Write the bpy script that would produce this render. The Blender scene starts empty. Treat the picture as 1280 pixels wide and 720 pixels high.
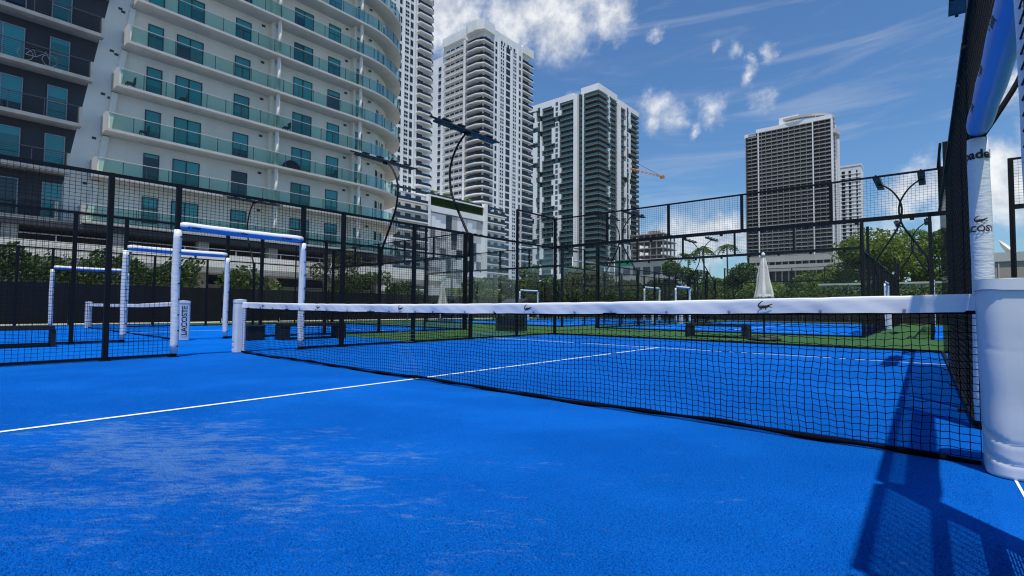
import bpy, math, random
from mathutils import Vector, Matrix
rnd = random.Random(7)
S = bpy.context.scene
COL = S.collection
R_ = math.radians

# ------------------------------------------------------------------ camera
F_PX, YAW, PITCH, ROLL = 627.7, R_(-40.24), R_(2.34), R_(0.45)
CAM = Vector((4.871, -3.899, 0.861))
_f = Vector((math.sin(YAW)*math.cos(PITCH), math.cos(YAW)*math.cos(PITCH), math.sin(PITCH)))
_r = Vector((math.cos(YAW), -math.sin(YAW), 0))
_u = _r.cross(_f)
CR, CU = math.cos(ROLL)*_r + math.sin(ROLL)*_u, -math.sin(ROLL)*_r + math.cos(ROLL)*_u
CF = _f
cd = bpy.data.cameras.new('camera'); cam = bpy.data.objects.new('camera', cd); COL.objects.link(cam)
cd.sensor_width = 36; cd.lens = F_PX/1280*36; cd.clip_start = 0.05; cd.clip_end = 6000
cam.matrix_world = Matrix(((CR.x, CU.x, -CF.x, CAM.x), (CR.y, CU.y, -CF.y, CAM.y), (CR.z, CU.z, -CF.z, CAM.z), (0, 0, 0, 1)))
S.camera = cam

def ray(u, v): return CR*((u-640)/F_PX) + CU*(-(v-360)/F_PX) + CF
def ground(u, v, z=0.0):
    d = ray(u, v); return CAM + d*((z-CAM.z)/d.z)
def atX(u, v, X): d = ray(u, v); return CAM + d*((X-CAM.x)/d.x)
def atY(u, v, Y): d = ray(u, v); return CAM + d*((Y-CAM.y)/d.y)
def dep(u, v, D): return CAM + ray(u, v)*D

# ------------------------------------------------------------------ sun, sky, exposure
SUN_TO = Vector((0.165, -0.215, 1.0)).normalized()
SUN_EL = math.asin(SUN_TO.z); SUN_AZ = math.atan2(SUN_TO.x, SUN_TO.y)
sl = bpy.data.lights.new('sun', 'SUN'); sl.energy = 4.5; sl.angle = R_(0.55); sl.color = (1.0, 0.965, 0.9)
so = bpy.data.objects.new('sun', sl); COL.objects.link(so)
so.rotation_euler = (-SUN_TO).to_track_quat('-Z', 'Y').to_euler(); so.location = (0, -20, 60)
S.view_settings.view_transform = 'Standard'; S.view_settings.look = 'None'
S.view_settings.exposure = 0.06; S.view_settings.gamma = 1.0
S.view_settings.use_curve_mapping = False
S.cycles.use_denoising = True; S.cycles.pixel_filter_type = 'BLACKMAN_HARRIS'; S.cycles.filter_width = 1.15
S.cycles.max_bounces = 6; S.cycles.diffuse_bounces = 3; S.cycles.glossy_bounces = 3
S.cycles.transparent_max_bounces = 24; S.cycles.transmission_bounces = 4
S.cycles.sample_clamp_indirect = 4.0; S.cycles.caustics_reflective = False; S.cycles.caustics_refractive = False

W = bpy.data.worlds.new('World'); S.world = W; W.use_nodes = True
nt = W.node_tree; nt.nodes.clear()
class NB:
    """tiny node-building helper"""
    def __init__(s, t): s.t = t
    def n(s, typ, **kw):
        nd = s.t.nodes.new(typ)
        for k, v in kw.items(): setattr(nd, k, v)
        return nd
    def link(s, a, b): s.t.links.new(a, b)
    def put(s, v, sock):
        if isinstance(v, (int, float)): sock.default_value = v
        elif isinstance(v, (tuple, list, Vector)):
            v = tuple(v); sock.default_value = v if len(v) == len(sock.default_value) else v[:3]+(1,)
        else: s.link(v, sock)
    def m(s, op, a, b=0.0, c=None, clamp=False):
        nd = s.n('ShaderNodeMath', operation=op, use_clamp=clamp)
        s.put(a, nd.inputs[0]); s.put(b, nd.inputs[1])
        if c is not None: s.put(c, nd.inputs[2])
        return nd.outputs[0]
    def vm(s, op, a, b=(0, 0, 0)):
        nd = s.n('ShaderNodeVectorMath', operation=op); s.put(a, nd.inputs[0])
        if op == 'SCALE': s.put(b, nd.inputs['Scale'])
        else: s.put(b, nd.inputs[1])
        return nd.outputs['Value'] if op in ('DOT_PRODUCT', 'LENGTH', 'DISTANCE') else nd.outputs[0]
    def mr(s, v, a, b, c=0.0, d=1.0, smooth=True):
        nd = s.n('ShaderNodeMapRange', interpolation_type='SMOOTHSTEP' if smooth else 'LINEAR')
        for x, k in zip((v, a, b, c, d), range(5)): s.put(x, nd.inputs[k])
        return nd.outputs[0]
    def noise(s, vec, scale, detail=3.0, rough=0.55, dist=0.0):
        nd = s.n('ShaderNodeTexNoise')
        if vec is not None: s.put(vec, nd.inputs['Vector'])
        nd.inputs['Scale'].default_value = scale; nd.inputs['Detail'].default_value = detail
        nd.inputs['Roughness'].default_value = rough; nd.inputs['Distortion'].default_value = dist
        return nd.outputs[0]
    def mix(s, f, a, b):
        nd = s.n('ShaderNodeMix', data_type='RGBA'); s.put(f, nd.inputs[0]); s.put(a, nd.inputs[6]); s.put(b, nd.inputs[7])
        return nd.outputs[2]
    def map(s, vec, scale=(1, 1, 1), rot=(0, 0, 0), loc=(0, 0, 0)):
        nd = s.n('ShaderNodeMapping'); s.put(vec, nd.inputs[0])
        nd.inputs[1].default_value = loc; nd.inputs[2].default_value = rot; nd.inputs[3].default_value = scale
        return nd.outputs[0]

b = NB(nt)
sky = b.n('ShaderNodeTexSky', sky_type='NISHITA'); sky.sun_disc = False
sky.sun_elevation = SUN_EL; sky.sun_rotation = SUN_AZ; sky.altitude = 0; sky.air_density = 1.25; sky.dust_density = 0.35; sky.ozone_density = 3.2
tc = b.n('ShaderNodeTexCoord').outputs['Generated']
dirn = b.vm('NORMALIZE', tc)
# cumulus: soft lumps in fixed compass directions, broken up by noise on the direction
lumps = [(520,6,40),(556,14,50),(588,2,34),(640,14,52),(676,6,50),(702,30,46),(735,12,46),(762,24,30),(690,52,26),(600,22,26),
 (817,42,12),(893,56,10),(921,66,15),(940,78,9),(962,65,12),(938,96,12),(951,119,19),(893,138,21),(816,132,23),(840,148,20),(816,155,15),(868,162,9),(720,122,12),
 (1160,205,24),(1140,232,30),(1180,225,34),(1118,262,22),(1240,215,46),(1270,245,50),(1258,118,20),(1275,105,22),(1205,268,40),
 (845,300,34),(885,300,36),(920,292,28),(810,318,30),(960,330,30),(1105,300,26), (60,330,60),(1345,160,60),(1420,60,70),(-90,120,80),(250,-160,90),(1010,-210,60)]
wn = b.n('ShaderNodeTexNoise'); b.link(dirn, wn.inputs['Vector']); wn.inputs['Scale'].default_value = 16.0; wn.inputs['Detail'].default_value = 6.0; wn.inputs['Roughness'].default_value = 0.65
wrp = b.vm('ADD', dirn, b.vm('SCALE', b.vm('SUBTRACT', wn.outputs['Color'], (.5, .5, .5)), 0.065))
fld = None
for (u, v, rp) in lumps:
    d = ray(u, v); dn = d.normalized(); rad = rp/F_PX*(CF.dot(dn))**1.5
    dist = b.vm('DISTANCE', wrp, tuple(dn))
    t = b.m('MULTIPLY', b.m('SUBTRACT', 1.0, b.m('DIVIDE', dist, rad*1.5), clamp=True), 1.0 if rp > 26 else 0.7)
    fld = t if fld is None else b.m('MAXIMUM', fld, t)
# a sparse scatter of the same cumulus over the rest of the sky
nz = b.noise(dirn, 9.0, 7.0, 0.62, 0.25)
nz2 = b.noise(b.vm('ADD', dirn, (3.1, 1.7, 0.4)), 26.0, 6.0, 0.6, 0.2)
br = b.m('ADD', b.m('MULTIPLY', b.m('SUBTRACT', nz, 0.5), 1.5), b.m('MULTIPLY', b.m('SUBTRACT', nz2, 0.5), 1.15))
dens = b.mr(b.m('ADD', b.m('MULTIPLY', b.m('MINIMUM', fld, 0.7), 1.25), br), 0.10, 1.25)
dens = b.m('MULTIPLY', dens, b.mr(fld, 0.0, 0.3))
# high thin streaks
st = b.noise(b.map(dirn, (1.2, 1.2, 9.0), (0.35, 0.5, 0.2)), 2.2, 5.0, 0.6, 0.6)
streak = b.m('MULTIPLY', b.mr(st, 0.47, 0.76), 0.34)
lit = b.mr(nz2, 0.30, 0.72)
ccol = b.mix(lit, (5.2, 5.5, 6.0, 1), (8.2, 8.3, 8.4, 1))
tint = b.n('ShaderNodeMix', data_type='RGBA', blend_type='MULTIPLY'); tint.inputs[0].default_value = 1.0
b.link(sky.outputs[0], tint.inputs[6]); tint.inputs[7].default_value = (0.54, 0.77, 1.0, 1)
c1 = b.mix(streak, tint.outputs[2], (5.2, 5.6, 6.2, 1))
c2 = b.mix(b.m('MULTIPLY', dens, 0.93), c1, ccol)
bg = b.n('ShaderNodeBackground'); b.link(c2, bg.inputs[0]); bg.inputs[1].default_value = 0.115
wo = b.n('ShaderNodeOutputWorld'); b.link(bg.outputs[0], wo.inputs[0])

# ------------------------------------------------------------------ materials
MATS = {}
def newmat(name):
    m = bpy.data.materials.new(name); m.use_nodes = True; t = m.node_tree; t.nodes.clear()
    k = NB(t); out = k.n('ShaderNodeOutputMaterial'); MATS[name] = m
    return m, k, out
def plain(name, col, rough=0.6, var=0.12, scale=3.0, bump=0.0, bscale=40.0, metal=0.0, spec=0.5, dirt=None):
    m, k, out = newmat(name)
    pos = k.n('ShaderNodeNewGeometry').outputs['Position']
    bs = k.n('ShaderNodeBsdfPrincipled')
    nzv = k.noise(pos, scale, 4.0, 0.6)
    lo = tuple(c*(1-var) for c in col)+(1,); hi = tuple(min(1, c*(1+var)) for c in col)+(1,)
    c = k.mix(k.mr(nzv, 0.3, 0.7), lo, hi)
    if dirt:
        dv = k.noise(k.map(pos, (1.2, 1.2, 0.12)), dirt[1], 5.0, 0.65)
        c = k.mix(k.m('MULTIPLY', k.mr(dv, 0.5, 0.8), dirt[2]), c, dirt[0]+(1,))
    k.link(c, bs.inputs['Base Color']); bs.inputs['Roughness'].default_value = rough
    bs.inputs['Metallic'].default_value = metal; bs.inputs['Specular IOR Level'].default_value = spec
    if bump:
        bn = k.n('ShaderNodeBump'); bn.inputs['Strength'].default_value = bump; bn.inputs['Distance'].default_value = 0.01
        k.link(k.noise(pos, bscale, 5.0, 0.6), bn.inputs['Height']); k.link(bn.outputs[0], bs.inputs['Normal'])
    k.link(bs.outputs[0], out.inputs[0]); return m
def glass(name, tint, refl=0.9, rough=0.02):
    m, k, out = newmat(name)
    tr = k.n('ShaderNodeBsdfTransparent'); tr.inputs[0].default_value = tint+(1,)
    gl = k.n('ShaderNodeBsdfGlossy'); gl.inputs[0].default_value = (1, 1, 1, 1); gl.inputs[1].default_value = rough
    fr = k.n('ShaderNodeFresnel'); fr.inputs[0].default_value = 1.5
    ms = k.n('ShaderNodeMixShader'); k.link(k.m('MULTIPLY', fr.outputs[0], refl), ms.inputs[0])
    k.link(tr.outputs[0], ms.inputs[1]); k.link(gl.outputs[0], ms.inputs[2]); k.link(ms.outputs[0], out.inputs[0]); return m
def colnoise(k, vec, scale):
    nd = k.n('ShaderNodeTexNoise'); k.put(vec, nd.inputs['Vector']); nd.inputs['Scale'].default_value = scale; nd.inputs['Detail'].default_value = 3.0
    return nd.outputs['Color']
def turf(name, base, dark, sand=False, green=False):
    m, k, out = newmat(name)
    pos = k.n('ShaderNodeNewGeometry').outputs['Position']
    bs = k.n('ShaderNodeBsdfPrincipled')
    big = k.noise(pos, 0.55, 4.0, 0.6); fine = k.noise(pos, 120.0, 3.0, 0.8); mid = k.noise(pos, 34.0, 5.0, 0.75)
    c = k.mix(k.mr(fine, 0.40, 0.60), dark+(1,), base+(1,))
    c = k.mix(k.m('MULTIPLY', k.mr(mid, 0.35, 0.72), 0.30), c, tuple(x*0.62 for x in base)+(1,))
    c = k.mix(k.m('MULTIPLY', k.mr(big, 0.38, 0.66), 0.32), c, (tuple(min(1, x*1.22+0.004) for x in base) if not green else (0.09, 0.13, 0.03))+(1,))
    if sand:
        # silica sand lifted out of the pile by play: streaks lying across the court, thickest by the service box centre
        al = R_(40.0)
        q = k.map(pos, (1, 1, 1), (0, 0, -al)); q = k.vm('ADD', q, k.vm('SCALE', k.vm('SUBTRACT', colnoise(k, pos, 2.2), (.5, .5, .5)), 0.10))
        st1 = k.noise(k.map(q, (8.5, 24.0, 1)), 1.0, 5.0, 0.72, 0.0)
        st2 = k.noise(k.map(q, (1.6, 3.4, 1), (0, 0, 0.4)), 1.3, 5.0, 0.65, 0.0)
        spk = k.noise(pos, 110.0, 2.0, 0.85)
        sx = k.n('ShaderNodeSeparateXYZ'); k.link(pos, sx.inputs[0])
        def blob(cx, cy, rx, ry):
            a = k.m('DIVIDE', k.m('SUBTRACT', sx.outputs[0], cx), rx); d_ = k.m('DIVIDE', k.m('SUBTRACT', sx.outputs[1], cy), ry)
            return k.m('SUBTRACT', 1.0, k.m('ADD', k.m('MULTIPLY', a, a), k.m('MULTIPLY', d_, d_)), clamp=True)
        def sq(a): return k.m('MULTIPLY', a, a)
        zone = k.m('ADD', k.m('MULTIPLY', sq(blob(1.1, -3.05, 1.9, 1.2)), 0.46), k.m('MULTIPLY', sq(blob(2.5, -2.7, 1.8, 1.5)), 0.26))
        zone = k.m('ADD', zone, k.m('MULTIPLY', blob(1.0, -2.0, 4.2, 2.6), 0.10))
        zone = k.m('ADD', zone, 0.02)
        cov = k.m('ADD', zone, k.m('ADD', k.m('MULTIPLY', k.m('SUBTRACT', st1, 0.5), 1.7), k.m('MULTIPLY', k.m('SUBTRACT', st2, 0.5), 1.5)))
        msk = k.m('MULTIPLY', k.mr(cov, 0.30, 0.80), k.mr(spk, 0.40, 0.60, 0.25, 1.0))
        c = k.mix(k.m('MULTIPLY', msk, 0.60), c, (0.19, 0.33, 0.47, 1))
        grain = k.noise(pos, 260.0, 1.0, 0.5)
        c = k.mix(k.m('MULTIPLY', k.mr(grain, 0.64, 0.72), 0.30), c, (0.22, 0.36, 0.52, 1))
        # trodden and freshly brushed areas: the pile lies differently, so the blue shifts a little
        worn = k.noise(k.map(q, (0.7, 1.6, 1)), 1.0, 5.0, 0.65, 0.0)
        c = k.mix(k.m('MULTIPLY', k.mr(worn, 0.35, 0.68), 0.38), c, (0.0004, 0.072, 0.38, 1))
    k.link(c, bs.inputs['Base Color']); bs.inputs['Roughness'].default_value = 0.8; bs.inputs['Specular IOR Level'].default_value = 0.02
    bn = k.n('ShaderNodeBump'); bn.inputs['Strength'].default_value = 0.75; bn.inputs['Distance'].default_value = 0.012
    k.link(k.m('ADD', fine, k.m('MULTIPLY', mid, 1.2)), bn.inputs['Height']); k.link(bn.outputs[0], bs.inputs['Normal'])
    k.link(bs.outputs[0], out.inputs[0]); return m
def leafmat(name, a, c_, tr=0.3):
    m, k, out = newmat(name)
    geo = k.n('ShaderNodeNewGeometry'); pos = geo.outputs['Position']
    rp = geo.outputs['Random Per Island']
    c = k.mix(rp, a+(1,), c_+(1,))
    c = k.mix(k.m('MULTIPLY', k.mr(k.noise(pos, 0.9, 3.0), 0.35, 0.7), 0.6), c, tuple(x*0.55 for x in a)+(1,))
    d = k.n('ShaderNodeBsdfPrincipled'); k.link(c, d.inputs['Base Color']); d.inputs['Roughness'].default_value = 0.55; d.inputs['Specular IOR Level'].default_value = 0.3
    t = k.n('ShaderNodeBsdfTranslucent'); k.link(c, t.inputs[0])
    ms = k.n('ShaderNodeMixShader'); ms.inputs[0].default_value = tr
    k.link(d.outputs[0], ms.inputs[1]); k.link(t.outputs[0], ms.inputs[2]); k.link(ms.outputs[0], out.inputs[0]); return m

M_blue = turf('blue_turf', (0.0006, 0.138, 0.585), (0.0003, 0.044, 0.24), sand=True)
M_blue2 = turf('blue_turf_plain', (0.0006, 0.148, 0.61), (0.0003, 0.062, 0.35))
M_green = turf('green_turf', (0.055, 0.15, 0.06), (0.02, 0.065, 0.025), green=True)
M_line = plain('line_white', (0.72, 0.74, 0.76), 0.8, 0.12, 40, 0.5, 300)
M_asph = plain('city_ground', (0.20, 0.20, 0.19), 0.9, 0.25, 0.05, 0.3, 60)
M_pave = plain('bounce_paving', (0.55, 0.52, 0.46), 0.9, 0.12, 0.5, 0.3, 40)
M_steel = plain('black_steel', (0.006, 0.0065, 0.007), 0.55, 0.2, 5, spec=0.22)
M_wire = plain('black_wire', (0.006, 0.0065, 0.007), 0.6, 0.1, 5, spec=0.2)
M_cord = plain('net_cord', (0.004, 0.004, 0.005), 0.9, 0.1, 5, spec=0.05)
M_band = plain('net_band', (0.004, 0.004, 0.006), 0.9, 0.2, 8, spec=0.05)
def vinyl(name, col, sc=1.0, bmp=0.35, grime=0.22):
    m, k, out = newmat(name)
    pos = k.n('ShaderNodeNewGeometry').outputs['Position']
    bs = k.n('ShaderNodeBsdfPrincipled')
    wv = k.noise(k.map(pos, (7, 7, 34*sc), (0.5, 0.35, 0)), 1.0, 4.0, 0.55, 0.9)
    w2 = k.noise(pos, 5.0, 3.0, 0.6)
    gr = k.noise(k.map(pos, (9, 9, 2.0)), 1.6, 5.0, 0.7)
    c = k.mix(k.m('MULTIPLY', k.mr(gr, 0.52, 0.78), grime), col+(1,), (0.42, 0.40, 0.36, 1))
    k.link(c, bs.inputs['Base Color']); bs.inputs['Roughness'].default_value = 0.38; bs.inputs['Specular IOR Level'].default_value = 0.45
    bn = k.n('ShaderNodeBump'); bn.inputs['Strength'].default_value = bmp; bn.inputs['Distance'].default_value = 0.012
    k.link(k.m('ADD', wv, k.m('MULTIPLY', w2, 1.5)), bn.inputs['Height']); k.link(bn.outputs[0], bs.inputs['Normal'])
    k.link(bs.outputs[0], out.inputs[0]); return m
M_pad = vinyl('white_vinyl', (0.72, 0.73, 0.74), 1.0, 0.36)
M_bpad = vinyl('bounce_blue_vinyl', (0.09, 0.30, 0.64), 1.0, 0.18)  # pad colour with the court's blue bounce light painted in
M_npad = vinyl('white_vinyl_smooth', (0.66, 0.67, 0.69), 0.12, 0.07)
M_tape = vinyl('white_tape_vinyl', (0.72, 0.73, 0.76), 0.3, 0.05, 0.08)
M_ink = plain('black_ink', (0.008, 0.008, 0.009), 0.5, 0.05)
M_croc = plain('emblem_green', (0.006, 0.016, 0.012), 0.5, 0.1)
M_red = plain('emblem_red', (0.4, 0.02, 0.02), 0.5, 0.1)
M_grom = plain('steel_eyelet', (0.35, 0.36, 0.38), 0.3, 0.1, 5, metal=0.9)
M_glass = glass('court_glass', (0.98, 0.988, 0.986), 0.12)
M_led = plain('led_face', (0.035, 0.040, 0.05), 0.25, 0.05)
M_alu = plain('light_housing', (0.02, 0.024, 0.035), 0.35, 0.2, 4, metal=0.3)
M_plast = plain('black_plastic', (0.009, 0.010, 0.012), 0.55, 0.2, 6)
M_screen = plain('windscreen', (0.006, 0.007, 0.008), 0.95, 0.35, 1.3, 0.5, 12)
M_stucco = plain('white_stucco', (0.88, 0.825, 0.71), 0.85, 0.05, 0.5, 0.35, 14, dirt=((0.50, 0.49, 0.45), 0.9, 0.16))
M_slab = plain('painted_concrete', (0.60, 0.57, 0.515), 0.85, 0.06, 0.8, 0.2, 16, dirt=((0.40, 0.39, 0.37), 1.2, 0.35))
M_gray = plain('grey_stucco', (0.055, 0.058, 0.066), 0.85, 0.08, 0.6, 0.3, 14, dirt=((0.09, 0.09, 0.09), 0.9, 0.3))
M_cslab = plain('grey_concrete', (0.33, 0.33, 0.31), 0.9, 0.12, 1.2, 0.2, 16, dirt=((0.2, 0.19, 0.18), 1.2, 0.4))
M_frame = plain('window_frame', (0.05, 0.055, 0.06), 0.5, 0.1)
M_frameL = plain('window_frame_grey', (0.32, 0.34, 0.36), 0.45, 0.1)
def winmat(name, col, rough=0.08, spec=0.8):
    m, k, out = newmat(name)
    pos = k.n('ShaderNodeNewGeometry').outputs['Position']
    oi = k.n('ShaderNodeObjectInfo').outputs['Random']
    bs = k.n('ShaderNodeBsdfPrincipled')
    c = k.mix(k.m('MULTIPLY', oi, 0.55), col+(1,), tuple(x*0.45 for x in col)+(1,))
    k.link(c, bs.inputs['Base Color']); bs.inputs['Roughness'].default_value = rough; bs.inputs['Specular IOR Level'].default_value = spec
    bn = k.n('ShaderNodeBump'); bn.inputs['Strength'].default_value = 0.05; bn.inputs['Distance'].default_value = 0.02
    k.link(k.noise(pos, 1.1, 2.0), bn.inputs['Height']); k.link(bn.outputs[0], bs.inputs['Normal'])
    k.link(bs.outputs[0], out.inputs[0]); return m
M_blind = winmat('teal_blind', (0.03, 0.36, 0.36), 0.2)
M_teal = winmat('teal_glass', (0.014, 0.19, 0.18))
M_dark = winmat('dark_glass', (0.006, 0.016, 0.024))
M_rail = glass('balcony_glass', (0.70, 0.87, 0.825), 0.5)
M_twhite = plain('tower_white', (0.80, 0.80, 0.785), 0.8, 0.06, 0.08, dirt=((0.45, 0.45, 0.43), 0.25, 0.3))
M_tshade = plain('tower_cream', (0.50, 0.49, 0.46), 0.85, 0.08, 0.1)
M_tdark = winmat('tower_dark_glass', (0.028, 0.034, 0.042), 0.12, 0.6)
M_trail = winmat('tower_rail_glass', (0.010, 0.017, 0.028), 0.12, 0.7)
M_cteal = winmat('tower_teal_glass', (0.05, 0.125, 0.115), 0.15, 0.6)
M_cdark = plain('tower_charcoal', (0.06, 0.066, 0.068), 0.8, 0.15, 0.1)
M_hglass = winmat('hotel_glass', (0.055, 0.051, 0.048), 0.35, 0.3)
M_hrail = winmat('hotel_rail', (0.12, 0.115, 0.11), 0.3, 0.4)
M_dslab = plain('hotel_slab', (0.40, 0.385, 0.36), 0.85, 0.08, 0.1)
M_pgrey = plain('podium_grey', (0.20, 0.20, 0.21), 0.85, 0.1, 0.1)
M_conc = plain('raw_concrete', (0.30, 0.28, 0.26), 0.9, 0.2, 0.15)
M_orange = plain('orange_paint', (0.50, 0.19, 0.03), 0.6, 0.15, 1)
M_tan = plain('tan_render', (0.36, 0.32, 0.26), 0.9, 0.1, 0.6)
M_lawn = plain('lawn', (0.06, 0.10, 0.025), 0.9, 0.4, 9, 0.6, 30)
M_leafA = leafmat('leaf_mid', (0.085, 0.15, 0.022), (0.17, 0.22, 0.04))
M_leafB = leafmat('leaf_dark', (0.036, 0.078, 0.016), (0.09, 0.14, 0.028))
M_leafY = leafmat('leaf_yellowgreen', (0.12, 0.19, 0.025), (0.24, 0.29, 0.05), 0.4)
M_leafC = leafmat('leaf_olive', (0.075, 0.095, 0.03), (0.13, 0.15, 0.06))
M_leafH = leafmat('leaf_hedge', (0.06, 0.125, 0.02), (0.13, 0.20, 0.035))
M_bark = plain('bark', (0.09, 0.07, 0.05), 0.95, 0.3, 6, 0.8, 25)
M_flower = plain('pink_flower', (0.5, 0.05, 0.12), 0.7, 0.2)
M_canvas = plain('parasol_canvas', (0.50, 0.46, 0.38), 0.85, 0.08, 4, 0.3, 60)
M_canvas2 = plain('parasol_white', (0.72, 0.71, 0.68), 0.85, 0.08, 4, 0.3, 60)
M_ball = plain('ball_felt', (0.55, 0.62, 0.06), 0.9, 0.1)
M_signg = plain('sign_green', (0.01, 0.16, 0.09), 0.5, 0.1)
M_galv = plain('galvanised', (0.34, 0.35, 0.36), 0.5, 0.12, 3, metal=0.5)

# ------------------------------------------------------------------ object helpers: every local coordinate is a world coordinate
WM = {}
def link(o, parent=None, mat=Matrix.Identity(4)):
    COL.objects.link(o); WM[o] = mat
    if parent is not None:
        o.parent = parent; o.matrix_parent_inverse = WM[parent].inverted()
    o.matrix_basis = mat
    return o
def tag(o, label=None, cat=None, group=None, kind=None):
    if label: o['label'] = label
    if cat: o['category'] = cat
    if group: o['group'] = group
    if kind: o['kind'] = kind
    return o
def empty(name, loc, label=None, cat=None, group=None):
    o = bpy.data.objects.new(name, None); o.empty_display_size = 0.3
    link(o, None, Matrix.Translation(Vector(loc))); return tag(o, label, cat, group)
class MB:
    def __init__(s): s.v = []; s.f = []
    def add(s, vs, fs):
        o = len(s.v); s.v += [tuple(p) for p in vs]; s.f += [tuple(o+i for i in f) for f in fs]; return s
    def box(s, x0, y0, z0, x1, y1, z1):
        x0, x1 = min(x0, x1), max(x0, x1); y0, y1 = min(y0, y1), max(y0, y1); z0, z1 = min(z0, z1), max(z0, z1)
        return s.add([(x0,y0,z0),(x1,y0,z0),(x1,y1,z0),(x0,y1,z0),(x0,y0,z1),(x1,y0,z1),(x1,y1,z1),(x0,y1,z1)],
              [(0,3,2,1),(4,5,6,7),(0,1,5,4),(1,2,6,5),(2,3,7,6),(3,0,4,7)])
    def tube(s, pts, rad, n=8, caps=True, ph=0.0):
        pts = [Vector(p) for p in pts]; rads = rad if isinstance(rad, (list, tuple)) else [rad]*len(pts)
        rings = []; up = None
        for i, p in enumerate(pts):
            t = (pts[min(i+1, len(pts)-1)]-pts[max(i-1, 0)]).normalized()
            if up is None: up = Vector((0, 0, 1)) if abs(t.z) < 0.9 else Vector((0, 1, 0))
            a = t.cross(up)
            if a.length < 1e-5: a = t.cross(Vector((1, 0, 0)))
            a.normalize(); c = a.cross(t).normalized(); up = c
            rings.append([p+(a*math.cos(ph+2*math.pi*k/n)+c*math.sin(ph+2*math.pi*k/n))*rads[i] for k in range(n)])
        vs = [q for r in rings for q in r]; fs = []
        for i in range(len(pts)-1):
            for k in range(n): fs.append((i*n+k, i*n+(k+1) % n, (i+1)*n+(k+1) % n, (i+1)*n+k))
        if caps: fs += [tuple(range(n-1, -1, -1)), tuple((len(pts)-1)*n+k for k in range(n))]
        return s.add(vs, fs)
    def prism(s, poly, z0, z1):
        n = len(poly)
        a = sum(poly[i][0]*poly[(i+1) % n][1]-poly[(i+1) % n][0]*poly[i][1] for i in range(n))
        if a < 0: poly = poly[::-1]
        return s.add([(x, y, z0) for x, y in poly]+[(x, y, z1) for x, y in poly],
              [tuple(range(n-1, -1, -1)), tuple(range(n, 2*n))]+[(i, (i+1) % n, n+(i+1) % n, n+i) for i in range(n)])
    def build(s, name, mat, parent=None, smooth=False, kind=None, label=None):
        me = bpy.data.meshes.new(name); me.from_pydata(s.v, [], s.f)
        me.materials.append(mat)
        if smooth: me.shade_smooth()
        o = bpy.data.objects.new(name, me); link(o, parent)
        return tag(o, label, None, None, kind)
_cubes = {}
def piece(name, mat, parent, x0, y0, z0, x1, y1, z1, rot=None):
    """one axis-aligned block as an object of its own; alike blocks share one mesh"""
    if mat.name not in _cubes:
        mb = MB().box(-.5, -.5, -.5, .5, .5, .5); me = bpy.data.meshes.new('block_'+mat.name); me.from_pydata(mb.v, [], mb.f); me.materials.append(mat); _cubes[mat.name] = me
    o = bpy.data.objects.new(name, _cubes[mat.name])
    c = Vector(((x0+x1)/2, (y0+y1)/2, (z0+z1)/2)); d = Vector((abs(x1-x0), abs(y1-y0), abs(z1-z0)))
    m = Matrix.Translation(c) @ (rot if rot else Matrix.Identity(4)) @ Matrix.Diagonal((d.x, d.y, d.z, 1))
    return link(o, parent, m)
def struct(name, mb, mat): return tag(mb.build(name, mat), kind='structure')
def text_mesh(txt, size, bold=0.0):
    cu = bpy.data.curves.new('txt', 'FONT'); cu.body = txt; cu.size = size; cu.align_x = 'CENTER'; cu.align_y = 'CENTER'; cu.offset = bold
    cu.resolution_u = 3
    o = bpy.data.objects.new('txt', cu); COL.objects.link(o)
    bpy.context.view_layer.update()
    me = bpy.data.meshes.new_from_object(o.evaluated_get(bpy.context.evaluated_depsgraph_get()))
    vs = [v.co.copy() for v in me.vertices]; fs = [tuple(p.vertices) for p in me.polygons]
    bpy.data.objects.remove(o); bpy.data.curves.remove(cu); bpy.data.meshes.remove(me)
    return vs, fs
def croc_shape(w):
    """crocodile emblem, jaws open to the right, tail curled up over the back; returns flat (x, y) verts and faces"""
    V, Fc = [], []
    def poly(pts):
        o = len(V); V.extend(pts); Fc.append(tuple(range(o, o+len(pts))))
    def stroke(pts, wd):
        o = len(V)
        for i, (x, y) in enumerate(pts):
            a = pts[max(i-1, 0)]; c = pts[min(i+1, len(pts)-1)]
            tx, ty = c[0]-a[0], c[1]-a[1]; l = math.hypot(tx, ty) or 1
            nx, ny = -ty/l*wd[i]/2, tx/l*wd[i]/2
            V.append((x+nx, y+ny)); V.append((x-nx, y-ny))
        for i in range(len(pts)-1): Fc.append((o+2*i, o+2*i+1, o+2*i+3, o+2*i+2))
    stroke([(-.10,.34),(-.26,.26),(-.40,.12),(-.44,-.02),(-.36,-.12),(-.20,-.13),(0,-.10),(.16,-.06),(.28,-.03)], [.03,.07,.10,.12,.15,.20,.21,.17,.12])
    stroke([(.22,.0),(.36,.06),(.50,.10)], [.11,.08,.035]); stroke([(.22,-.06),(.36,-.11),(.49,-.14)], [.09,.06,.025])
    stroke([(-.24,-.18),(-.30,-.29),(-.20,-.32)], [.09,.06,.035]); stroke([(.06,-.17),(.02,-.28),(.12,-.31)], [.08,.055,.03])
    for i in range(7):
        x = -.30+i*.075; y = .005+.02*math.sin(i)
        poly([(x-.03, y-.03), (x+.03, y-.03), (x-.01, y+.055)])
    return [(x*w, y*w) for x, y in V], Fc

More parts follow.
